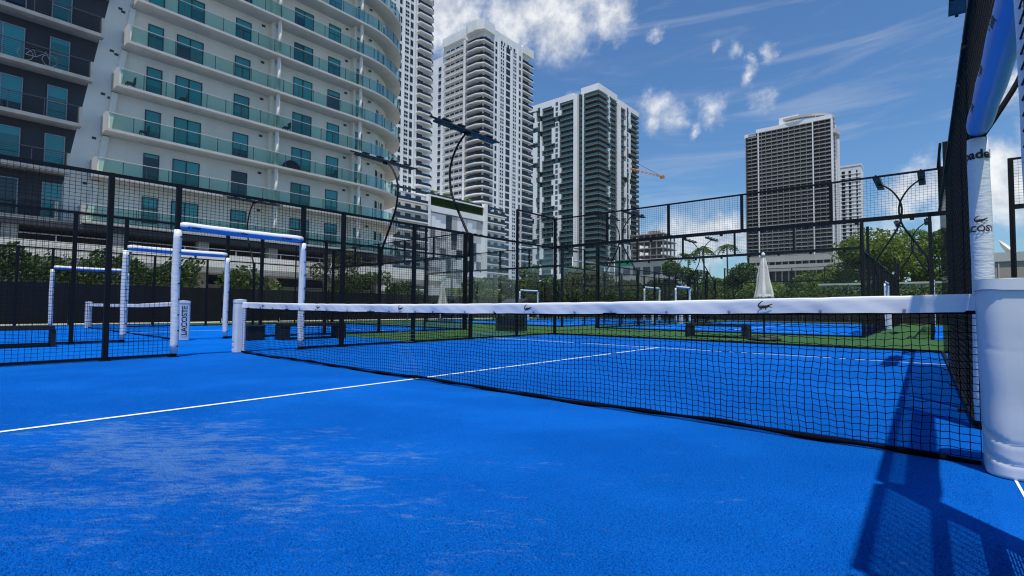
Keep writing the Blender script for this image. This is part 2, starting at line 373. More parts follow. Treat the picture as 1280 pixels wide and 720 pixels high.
# ------------------------------------------------------------------ ground and courts
def sheet(name, x0, y0, x1, y1, z, mat):
    return struct(name, MB().add([(x0,y0,z),(x1,y0,z),(x1,y1,z),(x0,y1,z)], [(0,1,2,3)]), mat)
sheet('ground', -2500, -2500, 2500, 2500, -0.012, M_asph)
sheet('artificial_lawn', -24.2, 4.4, 22, 40.2, -0.008, M_green)
sheet('blue_walkway', -23.5, -22, -5.0, 4.4, -0.004, M_blue2)
sheet('artificial_lawn', 5.0, -22, 22, 4.398, -0.008, M_green)
sheet('lawn_strip', -24.6, -22, -23.5, 4.398, -0.006, M_lawn)
sheet('bounce_pavement', -60, -40, -24.6, 60, -0.004, M_pave)  # unseen ground, made pale concrete to bounce light onto the facades
sheet('lawn_strip', -24.6, 40.2, 60, 120, -0.004, M_lawn)
C1 = (0.03, 0.0); C2 = (-14.7, 0.3); C3 = (-2.0, 26.3); C4 = (-14.0, 26.3)
def court(cx, cy, mat, z=0.0):
    c = sheet('court_surface', cx-5.03, cy-10.02, cx+5.03+(.45 if cx > 0 and cy == 0 else 0), cy+10.02, z, mat)
    zz = z+0.004
    for (x0, y0, x1, y1) in ((cx-5, cy+6.925, cx+5, cy+6.975), (cx-5, cy-6.975, cx+5, cy-6.925), (cx-.025, cy-6.925, cx+.025, cy+6.925)):
        o = MB().add([(x0,y0,zz),(x1,y0,zz),(x1,y1,zz),(x0,y1,zz)], [(0,1,2,3)]).build('court_line', M_line, c)
    return c
c1s = court(*C1, M_blue)
for (xa, xb) in ((5.150, 5.162),):
    MB().add([(xa+.19,-10,.0045),(xb+.19,-10,.0045),(xb-.19,10,.0045),(xa-.19,10,.0045)], [(0,1,2,3)]).build('edge_line', M_line, c1s)
q = random.Random(77); pv, pf = [], []
for _ in range(150000):
    u = q.uniform(-60, 1340); v = 470+270*q.random()**1.15
    g = ground(u, v); x, y = g.x+q.uniform(-.02, .02), g.y+q.uniform(-.02, .02)
    if not (-5 < x < 5.05) or abs(x) < .027: continue
    a = q.uniform(0, 6.283); h = q.uniform(.003, .007); w = q.uniform(.0008, .0014); lx, ly = q.uniform(-.006, .006), q.uniform(-.006, .006)
    dx, dy = w*math.cos(a), w*math.sin(a); o = len(pv)
    pv += [(x-dx, y-dy, .0002), (x+dx, y+dy, .0002), (x+lx, y+ly, h)]; pf.append((o, o+1, o+2))
pm = bpy.data.meshes.new('turf_pile'); pm.from_pydata(pv, [], pf); pm.materials.append(M_blue)
po = bpy.data.objects.new('turf_pile', pm); link(po, c1s); po['kind'] = 'stuff'
court(*C2, M_blue2); court(*C3, M_blue2); court(*C4, M_blue2); court(9.78, 26.3, M_blue2)

# ------------------------------------------------------------------ fences of the courts
_panels = {}
def wire_mesh(w, h, sx=0.068, sz=0.056, t=0.0042):
    key = (round(w, 3), round(h, 3), t)
    if key in _panels: return _panels[key]
    mb = MB(); r = t/2
    n = max(2, round(w/sx)); k = max(2, round(h/sz))
    for i in range(n+1):
        x = -w/2+w*i/n
        mb.add([(x-r,-r,0),(x+r,-r,0),(x+r,r,0),(x-r,r,0),(x-r,-r,h),(x+r,-r,h),(x+r,r,h),(x-r,r,h)], [(0,1,5,4),(1,2,6,5),(2,3,7,6),(3,0,4,7)])
    for j in range(k+1):
        z = h*j/k
        mb.add([(-w/2,r,z-r),(-w/2,3*r,z-r),(-w/2,3*r,z+r),(-w/2,r,z+r),(w/2,r,z-r),(w/2,3*r,z-r),(w/2,3*r,z+r),(w/2,r,z+r)], [(0,1,5,4),(1,2,6,5),(2,3,7,6),(3,0,4,7)])
    me = bpy.data.meshes.new('wire_mesh'); me.from_pydata(mb.v, [], mb.f); me.materials.append(M_wire); _panels[key] = me
    return me
def mesh_panel(parent, axis, c, a0, a1, z0, z1, t=0.0042):
    """axis 'Y': panel in plane X=c running a0..a1 in Y"""
    o = bpy.data.objects.new('wire_mesh_panel', wire_mesh(a1-a0, z1-z0, t=t)); mid = (a0+a1)/2
    m = Matrix.Translation((c, mid, z0)) @ Matrix.Rotation(math.pi/2, 4, 'Z') if axis == 'Y' else Matrix.Translation((mid, c, z0))
    link(o, parent, m); return o
H3, H4 = 2.94, 3.94
def bar(name, parent, axis, c, a0, a1, z, w=0.05, h=0.05, mat=None):
    mat = mat or M_steel
    if axis == 'Y': return piece(name, mat, parent, c-w/2, a0, z-h/2, c+w/2, a1, z+h/2)
    return piece(name, mat, parent, a0, c-w/2, z-h/2, a1, c+w/2, z+h/2)
def pad_post(parent, x, y, z0, z1, r=0.064, n=18, lace=True):
    mb = MB(); k = 14; pts = []; rads = []
    for i in range(k+1):
        t = i/k; pts.append((x+0.006*math.sin(5*t+x), y+0.006*math.cos(7*t+y), z0+(z1-z0)*t)); rads.append(r*(1+0.015*math.sin(17*t+x*3)+0.01*math.sin(41*t)) * (0.9 if i in (0, k) else 1))
    mb.tube(pts, rads, n); o = mb.build('post_pad', M_pad, parent, True)
    d = (CAM-Vector((x, y, 1))).normalized(); s = Vector((-d.y, d.x, 0))
    for i in range(8 if lace else 0):
        z = z0+0.12+(z1-z0-0.24)*i/7; q = Vector((x, y, z))+s*r*0.8*(1 if i % 2 else 0.9)+d*r*0.62
        piece('lacing_knot', M_ink, o, q.x-.014, q.y-.014, q.z-.011, q.x+.014, q.y+.014, q.z+.011)
    return o
def pad_beam(parent, x, y0, y1, z, r=0.072):
    mb = MB(); k = 18; pts, rads = [], []
    for i in range(k+1):
        t = i/k; pts.append((x, y0+(y1-y0)*t, z-0.012*math.sin(math.pi*t))); rads.append(r*(1+0.03*math.sin(23*t))*(0.88 if i in (0, k) else 1))
    mb.tube(pts, rads, 20); o = mb.build('beam_pad', M_pad, parent, True)
    o.data.materials.append(M_bpad)      # white cover; blue bounce light off the court painted into its lower half
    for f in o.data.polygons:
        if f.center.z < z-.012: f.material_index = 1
    return o
def on_cyl(name, parent, vf, center, r, axis, facing, mat, flip=False):
    """wrap flat lettering (x across, y along) round a padded tube"""
    vs, fs = vf; mb = MB(); out = []
    c = Vector(center); f = Vector(facing).normalized(); a = Vector(axis).normalized(); s = a.cross(f).normalized()
    for p in vs:
        th = p[0]/r; out.append(c + a*p[1] + (f*math.cos(th)+s*math.sin(th))*r)
    mb.add(out, fs); return mb.build(name, mat, parent)
def on_flat(name, parent, vf, center, xdir, ydir, mat):
    vs, fs = vf; c = Vector(center); xd, yd = Vector(xdir), Vector(ydir)
    return MB().add([c+xd*p[0]+yd*p[1] for p in vs], fs).build(name, mat, parent)

def side_wall(X, yc, label, y0=-10, y1=10, dn=-1.08, df=1.14, px=None, group=None, detail=True, wt=0.0052, rails=False, step4=True, glass_from=6):
    px = X if px is None else px
    e = empty('court_side_fence', (X, yc, 0), label, 'fence', group)
    off = sorted({o for o in (-10, -8, -6, -4, -2.5 if rails else -2, dn, df, 2.05, 4, 6, 8, 10) if y0 <= o <= y1})
    for o in off:
        h = H4 if (abs(o) >= 8 and step4) else H3
        w = 0.05 if abs(o) < 7 else 0.012
        xx = px if o in (dn, df) else X
        sh = .075 if (rails and xx == X) else 0
        piece('post', M_steel, e, xx-0.045+sh, yc+o-w/2-.01, 0, xx+0.045+sh, yc+o+w/2+.01, h)
        if detail and xx == X: piece('base_plate', M_steel, e, X-0.075, yc+o-.07, 0, X+0.075, yc+o+.07, 0.014)
    for i in range(len(off)-1):
        a, c = off[i]+0.03, off[i+1]-0.03
        door = (off[i] == dn and off[i+1] == df)
        bar('top_rail', e, 'Y', X, yc+a, yc+c, H3-0.025)
        if door:
            mesh_panel(e, 'Y', X, yc+a, yc+c, 2.28, H3-.05, wt); continue
        bar('bottom_rail', e, 'Y', X, yc+a, yc+c, 0.035, 0.045, 0.04)
        if abs(off[i]+off[i+1])/2 > glass_from:
            piece('glass_panel', M_glass, e, X-0.005, yc+a, 0.06, X+0.005, yc+c, H3-.06)
            if step4 and abs(off[i]+off[i+1])/2 > 8:
                mesh_panel(e, 'Y', X, yc+a, yc+c, H3, H4-.04, wt); bar('top_rail', e, 'Y', X, yc+a, yc+c, H4-.02, .04, .04)
        else:
            mesh_panel(e, 'Y', X, yc+a, yc+c, 0.055, H3-.05, wt)
            if rails and off[i+1] <= dn:
                bar('mid_rail', e, 'Y', X+.03, yc+a, yc+c, 1.78, .05, .06); bar('mid_rail', e, 'Y', X+.03, yc+a, yc+c, 0.85, .05, .06)
    pads = {}
    if y0 < dn: pads['n'] = pad_post(e, px, yc+dn, 0.06, 2.16, lace=not rails)
    if y1 > df: pads['f'] = pad_post(e, px, yc+df, 0.06, 2.16, lace=not rails)
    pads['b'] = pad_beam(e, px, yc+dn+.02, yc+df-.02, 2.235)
    return e, pads
def back_wall(Y, cx, label, facing=1, group=None, x0=-5.03, x1=5.03, wt=0.0042):
    e = empty('court_back_wall', (cx, Y, 0), label, 'glass wall', group)
    n = round((x1-x0)/2); xs = [cx+x0+(x1-x0)*i/n for i in range(n+1)]
    for i, x in enumerate(xs):
        end = i in (0, n)
        piece('post', M_steel, e, x-(.04 if end else .03), Y+facing*.03, 0 if end else H3-.02, x+(.04 if end else .03), Y+facing*.11, H4)
    for i in range(n):
        a, c = xs[i]+.008, xs[i+1]-.008
        piece('glass_panel', M_glass, e, a, Y-.006, .05, c, Y+.006, H3-.02)
        bar('top_rail', e, 'X', Y+facing*.07, xs[i]+.036, xs[i+1]-.036, H3+.02, .07, .09)
        bar('bottom_rail', e, 'X', Y+facing*.02, a, c, .025, .05, .05)
        mesh_panel(e, 'X', Y+facing*.06, xs[i]+.036, xs[i+1]-.036, H3+.066, H4-.04, wt)
        bar('top_rail', e, 'X', Y+facing*.06, xs[i]+.036, xs[i+1]-.036, H4-.02, .04, .04)
        for q in (.25, .75):
            x = a+(c-a)*q; piece('glass_clamp', M_steel, e, x-.04, Y-.022, H3-.085, x+.04, Y-.006, H3-.02)
    return e

XL, XR = -5.0, 5.10
f1l, p1l = side_wall(XL, 0, 'black wire mesh fence and white padded doorway across the court beyond the net end', y0=-6)
f1r, p1r = side_wall(XR, 0, 'black mesh fence and padded doorway close beside the large white net post', y0=-6, dn=-1.37, df=1.2, px=5.15, rails=True)
back_wall(10.03, -0.03, 'glass back wall with mesh strip on top behind the lawn parasol and bench')
SKEW = 0.0157
fp = p1r['f']; fc = Vector((5.15, 1.2, 0)); tow = Vector((CAM.x-5.15, CAM.y-1.2, 0)).normalized()
on_cyl('lettering', fp, text_mesh('padel', 0.092, 0.003), fc+Vector((0, 0, 2.03)), 0.0668, (0, 0, 1), tow+Vector((-.10, 0, 0)), M_ink)
on_cyl('lettering', fp, text_mesh('LACOSTE', 0.062, 0.0015), fc+Vector((0, 0, 1.475)), 0.0668, (0, 0, 1), tow+Vector((-.10, 0, 0)), M_ink)
on_cyl('crocodile_emblem', fp, croc_shape(0.085), fc+Vector((0, 0, 1.545)), 0.0668, (0, 0, 1), tow+Vector((.05, 0, 0)), M_croc)
def beam_text(pad, x, y, z, r, sgn, size=0.07):
    # words along the beam, on the face turned towards the court
    vf = text_mesh('padel x', size, 0.002); c = Vector((x, y, z)); f = Vector((-sgn, 0, -0.35)).normalized(); a = Vector((0, sgn, 0))
    up = f.cross(a) if f.cross(a).z > 0 else -f.cross(a)
    mb = MB().add([c + a*p[0]*-1*(1 if sgn < 0 else 1)*(-1) + (f*math.cos(p[1]/r)+up*math.sin(p[1]/r))*r for p in vf[0]], vf[1])
    mb.build('lettering', M_ink, pad)
for y in (-0.85, -0.05, 0.78): beam_text(p1l['b'], XL, y, 2.235, 0.0755, -1)
for y in (-0.7, -0.1, 0.55): beam_text(p1r['b'], 5.15, y, 2.235, 0.0755, 1, 0.055)
f1r.matrix_basis = Matrix.Translation((XR, 0, 0)) @ Matrix.Rotation(SKEW, 4, 'Z')

side_wall(C2[0]+5, C2[1], 'black mesh fence with white padded doorway behind the lettered white net post', y0=-6, wt=.0042)
side_wall(C2[0]-5, C2[1], 'black mesh fence with white padded doorway standing beside the dark windscreen', y0=-6, wt=.0042)
back_wall(C2[1]+10.03, C2[0], 'glass back wall at the end of the court beside the apartment building')
side_wall(C3[0]-5, C3[1], 'mesh fence with white doorway on the lawn court side facing its neighbour court', wt=.004, detail=False)
side_wall(C3[0]+5, C3[1], 'mesh fence seen edge on below the paired curved floodlights', wt=.0044, detail=False, glass_from=12)
back_wall(C3[1]-10.03, C3[0], 'glass wall across the green lawn behind the bench and parasol', -1, wt=.0042)
back_wall(C3[1]+10.03, C3[0], 'far glass wall in front of the tall leafy trees', wt=.004)
side_wall(C4[0]-5, C4[1], 'distant mesh fence with small white doorway in front of the olive bushes', wt=.004, detail=False)
side_wall(C4[0]+5, C4[1], 'distant mesh fence with white doorway beside another doorway past the lawn', wt=.004, detail=False)
back_wall(C4[1]-10.03, C4[0], 'glass wall across the lawn behind the black cabinet', -1, wt=.0042)
back_wall(C4[1]+10.03, C4[0], 'far glass wall in front of the low bushes and street sign', wt=.004)
back_wall(10.03, 11.05, 'glass back wall seen through the padded doorway under the roof dish', x0=-5, x1=5)
side_wall(4.75, 26.3, 'mesh fence of the court beyond, partly hidden behind the near fence', wt=.004, detail=False)

# ------------------------------------------------------------------ nets
def tape_top(t):      # height of the tape's upper edge, t from 0 (left post) to 1 (right post)
    return 0.895+0.19*(t-0.5)**2+0.025*t
def rounded(cx, cy, hx, hy, r, n=6):
    out = []
    for (sx, sy, a0) in ((1, 1, 0), (-1, 1, 90), (-1, -1, 180), (1, -1, 270)):
        for i in range(n+1):
            a = R_(a0+90*i/n); out.append((cx+sx*(hx-r)+r*math.cos(a), cy+sy*(hy-r)+r*math.sin(a)))
    return out
def net_post(parent, cx, cy, hx, hy, r, h, seed=0, lean=0.0):
    mb = MB(); rings = 110; n = None
    for j in range(rings+1):
        t = j/rings; z = h*t
        s = 1+0.006*math.sin(9*t+seed)+0.004*math.sin(23*t+seed)-0.05*max(0, .25-t)
        if j == 0: s = 0.93
        ring = rounded(cx+lean*(t-1), cy, hx*s, hy*s, r); n = len(ring)
        # creases near the foot, where the vinyl bunches up
        out_ = []
        for i, (x, y) in enumerate(ring):
            a = math.atan2(y-cy, x-cx); g = 0.0
            for (t0, sl0, wd, am, ac) in ((.235, -.055, .010, .020, -2.6), (.115, -.040, .009, .022, -2.5), (.66, -.02, .012, .002, -2.7)):
                da = (a-ac+math.pi) % (2*math.pi)-math.pi
                g += am*math.exp(-((t-t0-sl0*da*1.4-.05*da*da*sl0)/wd)**2)*math.exp(-(da/.75)**2)
            out_.append((x-(x-cx)*g/hx*.8, y-(y-cy)*g/hy*.8))
        ring = out_
        mb.v += [(x, y, z) for x, y in ring]
    for j in range(rings):
        for i in range(n): mb.f.append((j*n+i, j*n+(i+1) % n, (j+1)*n+(i+1) % n, (j+1)*n+i))
    post = mb.build('net_post', M_npad, parent, True)
    cap = MB(); a = rounded(cx, cy, hx*1.045, hy*1.045, r*1.04); b2 = rounded(cx, cy, hx*1.03, hy*1.03, r*1.02)
    cap.v += [(x, y, h-.055+.004*math.sin(i*.8)) for i, (x, y) in enumerate(a)]+[(x, y, h) for x, y in b2]
    cap.f += [(i, (i+1) % n, n+(i+1) % n, n+i) for i in range(n)]
    k0 = len(cap.v); cap.v += [(x, y, h+.001) for x, y in b2]+[(cx, cy, h+.014)]
    cap.f += [(k0+i, k0+(i+1) % n, k0+n) for i in range(n)]
    cap.build('post_cap', M_npad, post, True)
    return post
def wave(x, z):       # how the slack cords wander
    k = (1-abs(2*z/0.85-1)**2)
    return (0.006*math.sin(2.3*x+5*z+1.3*math.sin(.7*x))+0.005*math.sin(6.1*x-9*z+math.sin(1.9*x))+0.003*math.sin(23*x+19*z))*(0.35+k), (0.02*math.sin(1.3*x)+0.018*math.sin(4*x+3*z+1.5*math.sin(1.1*x)))*0.35*k, 0.010*math.sin(2.3*x+1.1)+0.006*math.sin(8.1*x)
def net(cx, cy, label, cell=0.043, xl=-4.95, xr=5.045, cord=0.0014, posts=None, logos=(), fancy=False):
    e = empty('padel_net', (cx, cy, 0), label, 'net')
    L = xr-xl; nx = round(L/cell); zt = lambda t: tape_top(t)-0.10
    rows = 20 if cell < 0.06 else 9
    mb = MB()
    P = []
    for i in range(nx+1):
        t = i/nx; x = xl+L*t; col = []
        for j in range(rows+1):
            z = 0.035+(zt(t)-0.035)*j/rows
            dx, dy, dz = wave(x+cx, z) if fancy else (0.006*math.sin(5*x+9*z), 0, 0)
            w = min(1, min(i, nx-i)/4)
            if fancy: dz += (0.006 if i % 2 else -0.002)
            col.append(Vector((cx+x+dx*w, cy+dy*w, z+(dz*w if 0 < j < rows else 0))))
        P.append(col)
    r = cord
    def seg(a, c):
        d = c-a
        if abs(d.z) > abs(d.x): n1, n2 = Vector((r, 0, 0)), Vector((0, r, 0))
        else: n1, n2 = Vector((0, 0, r)), Vector((0, r, 0))
        vs = []
        for p in (a, c): vs += [p+n1, p-n1*0.5+n2*.87, p-n1*0.5-n2*.87]
        mb.add(vs, [(0,1,4,3),(1,2,5,4),(2,0,3,5)])
    for i in range(nx+1):
        for j in range(rows+1):
            if j < rows: seg(P[i][j], P[i][j+1])
            if i < nx: seg(P[i][j], P[i+1][j])
    mb.build('net_mesh', M_cord, e, kind='stuff')
    # heavy hem along the ground
    hb = MB(); k = nx//2
    pts = [(cx+xl+L*i/k, cy+0.012*math.sin(4*i*L/k)-0.008, 0.024+0.010*math.sin(2.1*(xl+L*i/k)+.6)+.004*math.sin(7.3*(xl+L*i/k))) for i in range(k+1)]
    hb.tube(pts, [0.016+0.005*math.sin(i*.9) for i in range(k+1)], 6); hb.build('bottom_hem', M_band, e, True)
    ub = MB()
    for i in range(k):
        a, c = i/k, (i+1)/k
        ub.box(cx+xl+L*a, cy-.004, zt(a)-.016, cx+xl+L*c, cy+.004, zt(a)+.004)
    ub.build('hem_under_tape', M_band, e)
    # folded vinyl headband
    tb = MB(); n = 420 if fancy else 60; m = 7; th = 0.008
    q = random.Random(5); puck = [xl+0.22+i*0.47+q.uniform(-.09, .09) for i in range(int(L/0.47)+1)]
    prof = [(-1, 0.0), (-1, .22), (-1, .48), (-1, .74), (-.8, .93), (0, 1.0), (.8, .93), (1, .5), (1, 0.0)]
    for i in range(n+1):
        t = i/n; x = xl-.03+(L+.06)*t; zz = tape_top(t)
        pk = 0.0
        if fancy:
            for p in puck:
                u = (x-p)/0.065
                if abs(u) < 3: pk += math.exp(-u*u)
        for (sy, fz) in prof:
            hh = 0.105
            z = zz-hh*(1-fz)+(0.0018*math.sin(5*x)+0.001*math.sin(17*x) if fancy else 0)*(1-fz)-0.0035*pk*max(0, fz-.3)
            y = sy*th*(1+0.2*math.sin(2.1*x+fz*2))*(1.15-0.3*fz) + (0.003*math.sin(5.3*x+2*fz) if fancy else 0)
            if sy < 0 and fancy: y += -0.009*pk*fz*(1-.6*fz) + 0.004*pk*(1-fz) + .0025*math.sin(31*x+7*fz)*fz*(1-fz)*3
            tb.v.append((cx+x, cy+y, z))
    w = len(prof)
    for i in range(n):
        for j in range(w-1): tb.f.append((i*w+j, (i+1)*w+j, (i+1)*w+j+1, i*w+j+1))
    tape = tb.build('net_tape', M_tape, e, True)
    if fancy:
        for i, p in enumerate(puck):
            t = (p-xl)/L; g = MB(); z = tape_top(t)-0.092
            ring = [(cx+p+.009*math.cos(a*math.pi/5), cy-.0165, z+.009*math.sin(a*math.pi/5)) for a in range(10)]
            g.add(ring+[(x, y+.012, zz) for x, y, zz in ring], [tuple(range(9, -1, -1))]+[(a, (a+1) % 10, 10+(a+1) % 10, 10+a) for a in range(10)]); g.build('eyelet', M_grom, tape)
    for x, wd in logos:
        t = (x-xl)/L; vs, fs = croc_shape(wd)
        MB().add([(cx+x+p[0], cy-.0185, tape_top(t)-.050+p[1]) for p in vs], fs).build('crocodile_emblem', M_croc, tape)
    for a in posts or (): net_post(e, *a)
    return e
lg = [(atY(957, 381, 0).x, .098), (atY(661, 385, 0).x, .098), (atY(502, 386, 0).x, .098), (atY(399, 386, 0).x, .098), (atY(330, 385, 0).x, .098)]
n1 = net(0, 0, 'black padel net with wrinkled white top tape and crocodile emblems', cord=0.0028,
    posts=[(-5.11, 0.0, .095, .10, .05, 0.985, 1), (5.19, -.06, .155, .19, .10, 1.035, 2, -0.02)], logos=lg, fancy=True)
# end band and the pale sponsor print sprayed on the cords near the middle
mb = MB()
for j in range(19):
    z = .04+.0435*j; mb.box(-4.93, -.006, z, -4.86, -.002, z+.030)
mb.build('end_band', M_tape, n1)
mb = MB()
for j in range(12):
    z = .10+.0435*j; hw = .36-.05*j if j < 6 else .10+.035*(j-6)
    mb.box(-.15-hw, -.0065, z-.0013, -.15+hw, -.0045, z+.0013)
mb.build('net_print', M_galv, n1)
n2 = net(C2[0], C2[1], 'far net with white tape behind the left mesh fence and lettered post', cell=0.09, cord=.0025, xl=-4.95, xr=4.95,
    posts=[(C2[0]-5.08, C2[1], .09, .10, .05, .985, 3), (C2[0]+5.14, C2[1]+.10, .12, .14, .06, .985, 4)])
on_flat('lettering', [o for o in n2.children if o.name.startswith('net_post')][-1], text_mesh('LACOSTE', 0.175, 0.002), (C2[0]+5.268, C2[1]+.10, .50), (0, 0, 1), (0, -1, 0), M_ink)
net(C3[0], C3[1], 'distant net behind the glass wall across the lawn', cell=0.12, cord=.004, xl=-4.95, xr=4.95, posts=[(C3[0]-5.1, C3[1], .1, .1, .05, .98, 5), (C3[0]+5.1, C3[1], .1, .1, .05, .98, 6)])
net(C4[0], C4[1], 'distant net on the court behind the black cabinet', cell=0.12, cord=.004, xl=-4.95, xr=4.95, posts=[(C4[0]-5.1, C4[1], .1, .1, .05, .98, 7), (C4[0]+5.1, C4[1], .1, .1, .05, .98, 8)])

# ------------------------------------------------------------------ curved floodlights on the fence posts
def floodlight(X, Y, out, label, group, h=0.0, length=2.75):
    """out: +1 when the pole bows towards +X"""
    e = empty('floodlight', (X, Y, 2.6), label, 'floodlight', group)
    path = [(0.03, 2.3), (0.03, 2.8), (0.26, 3.25), (.55, 3.75), (.79, 4.25), (.86, 4.8), (.76, 5.2), (.52, 5.58), (.22, 5.83)]
    pts = []
    for i in range(len(path)-1):
        for s in range(4):
            t = s/4; p0 = path[max(i-1, 0)]; p1 = path[i]; p2 = path[i+1]; p3 = path[min(i+2, len(path)-1)]
            pts.append(tuple(0.5*(2*p1[k]+(p2[k]-p0[k])*t+(2*p0[k]-5*p1[k]+4*p2[k]-p3[k])*t*t+(3*p1[k]-p0[k]-3*p2[k]+p3[k])*t**3) for k in (0, 1)))
    pts.append(path[-1])
    MB().tube([(X+out*(.06+p[0]), Y, p[1]+h) for p in pts], [0.040-0.012*i/len(pts) for i in range(len(pts))], 10).build('pole', M_steel, e, True)
    hd = (X+out*.22, 5.86+h)
    tilt = Matrix.Translation((hd[0], Y, hd[1])) @ Matrix.Rotation(out*R_(3), 4, 'Y')
    def tb(name, mat, parent, x0, y0, z0, x1, y1, z1):
        c = MB().box(x0, y0, z0, x1, y1, z1); c.v = [tuple(tilt @ Vector(p)) for p in c.v]; return c.build(name, mat, parent)
    lb = tb('light_bar', M_alu, e, -.11, -length/2+.2, -.02, .11, length/2-.2, .03)
    tb('cross_arm', M_steel, e, -.025, -length/2, .031, .025, length/2, .065)
    for i in range(4):
        y = (i-1.5)*length*0.205
        tb('led_module', M_led, lb, -.095, y-.23, -.030, .095, y+.23, -.021)
        tb('driver_box', M_alu, lb, .03, y-.13, .066, .11, y+.13, .105)
    tb('bracket', M_steel, e, -.06, -.08, -.08, .06, .08, -.031)
    return e
G = 'curved floodlights of the padel courts'
floodlight(XL, 6, -1, 'curved black floodlight rising from the post at the glass corner across the court', G)
floodlight(XR-6*SKEW, 6, 1, 'curved floodlight above the fence beside the near padded doorway', G)
floodlight(C2[0]+5, C2[1]+6, 1, 'curved floodlight overlapping the rounded end of the apartment building', G)
floodlight(C2[0]-5, C2[1]+6, -1, 'slender floodlight standing against the lower balconies of the apartment building', G)
for dy, w in ((-6, 'in front of'), (6, 'further behind')):
    floodlight(C3[0]-5, C3[1]+dy, -1, 'right half of the paired curved floodlights %s the lower teal tower' % w, G)
    floodlight(C4[0]+5, C4[1]+dy, 1, 'left half of the paired curved floodlights %s the lower teal tower' % w, G)
    floodlight(C3[0]+5, C3[1]+dy, 1, 'left half of crossing curved floodlights %s the tall leafy trees' % w, G)
    floodlight(4.75, C3[1]+dy, -1, 'right half of crossing curved floodlights %s the tall leafy trees' % w, G)
    floodlight(C4[0]-5, C4[1]+dy, -1, 'lone far floodlight %s the podium of the white towers' % w, G)

# ------------------------------------------------------------------ things standing on the lawn and walkway
def bench(x, y, rz, length, label, h=0.43, lw=.30):
    e = empty('bench', (x, y, 0), label, 'bench')
    M = Matrix.Translation((x, y, 0)) @ Matrix.Rotation(rz, 4, 'Z')
    def tb(name, x0, y0, z0, x1, y1, z1, mat=None):
        c = MB().box(x0, y0, z0, x1, y1, z1); c.v = [tuple(M @ Vector(p)) for p in c.v]; return c.build(name, mat or M_plast, e)
    for i in range(3): tb('seat_slat', -length/2, -.2+i*.137, h-.085, length/2, -.2+i*.137+.126, h)
    for s in (-1, 1):
        tb('leg', s*length/2-(lw if s > 0 else .02), -.19, 0, s*length/2+(.02 if s > 0 else lw), .19, h-.086)
    tb('under_rail', -length/2+lw+.03, -.12, .005, length/2-lw-.03, .12, .05)
    return e
bench(-9.25, -3.1, math.pi/2, 2.1, 'black bench behind the mesh fence next to the padded doorway of the far net', lw=.05)
bench(-8.15, 3.05, math.pi/2-.1, 1.75, 'black bench on the blue walkway behind the net end', lw=.24)
bench(-0.5, 12.6, 0, 1.9, 'black bench on the green lawn next to the closed parasol', lw=.17)
e = empty('storage_box', (-8.65, 1.87, 0), 'low black box on the blue walkway at the end of a bench', 'box')
piece('body', M_plast, e, -8.85, 1.52, 0, -8.45, 1.94, .34); piece('lid', M_plast, e, -8.87, 1.50, .341, -8.43, 1.96, .375)
def parasol(x, y, h, label, r=.30, zb=1.24, base=.45):
    e = empty('closed_parasol', (x, y, 0), label, 'parasol')
    MB().tube([(x, y, .08), (x, y, h)], .022, 8).build('pole', M_steel, e, True)
    MB().tube([(x, y, 0), (x, y, .05), (x, y, .09)], [base, base, base*.75], 24).build('base', M_plast, e, True)
    for k in range(8):      # eight folded panels, each a drooping wedge
        a = 2*math.pi*k/8+.2; mb = MB(); rows = 9
        for j in range(rows+1):
            t = j/rows; z = h-.06-(h-.06-zb)*t; rr = .035+(r-.035)*(t**.8)*(1+.08*math.sin(9*t+k))
            for (da, f) in ((-.42, .72), (-.15, 1.0), (.15, 1.04), (.42, .72)):
                mb.v.append((x+rr*f*math.cos(a+da), y+rr*f*math.sin(a+da), z))
        for j in range(rows):
            for i in range(3): mb.f.append((j*4+i, j*4+i+1, (j+1)*4+i+1, (j+1)*4+i))
        mb.build('canopy_panel', M_canvas if k % 2 else M_canvas2, e, True)
    MB().tube([(x, y, h-.09), (x, y, h+.01), (x, y, h+.05)], [.055, .05, .012], 10).build('finial', M_canvas2, e, True)
    MB().tube([(x, y, zb+.03), (x, y, zb+.10)], [r*1.03, r*.98], 20, False).build('tie_band', M_canvas2, e, True)
    return e
parasol(1.0, 12.1, 2.52, 'closed beige and white parasol on the green lawn', r=.255)
parasol(-22.0, 20.2, 2.9, 'small closed cream parasol near the palm beside the dark windscreen', r=.42, zb=.75)
e = empty('ball_cabinet', (-7.7, 10.9, 0), 'black cabinet with slanted lid and coloured star emblem', 'cabinet')
cb = MB().prism([(-8.2, 10.6), (-7.2, 10.6), (-7.2, 11.3), (-8.2, 11.3)], 0, 1.0).build('body', M_plast, e)
MB().add([(-8.22,10.58,1.0),(-7.18,10.58,1.0),(-7.18,11.32,1.25),(-8.22,11.32,1.25),(-8.22,11.32,1.0),(-7.18,11.32,1.0)], [(0,1,2,3),(0,3,4),(1,5,2),(3,2,5,4)]).build('lid', M_alu, e)
for k in range(6):
    a = k*math.pi/3+.3; cx_, cz_ = -7.85+.09*math.cos(a), .74+.12*math.sin(a)
    mm = (M_led, M_blind, M_line)[k % 3]
    MB().add([(cx_+.05*math.cos(a), 10.592, cz_+.07*math.sin(a)), (cx_+.06*math.cos(a+2), 10.592, cz_+.06*math.sin(a+2)), (cx_+.06*math.cos(a-2), 10.592, cz_+.06*math.sin(a-2))], [(0, 1, 2)]).build('star_emblem', mm, cb)
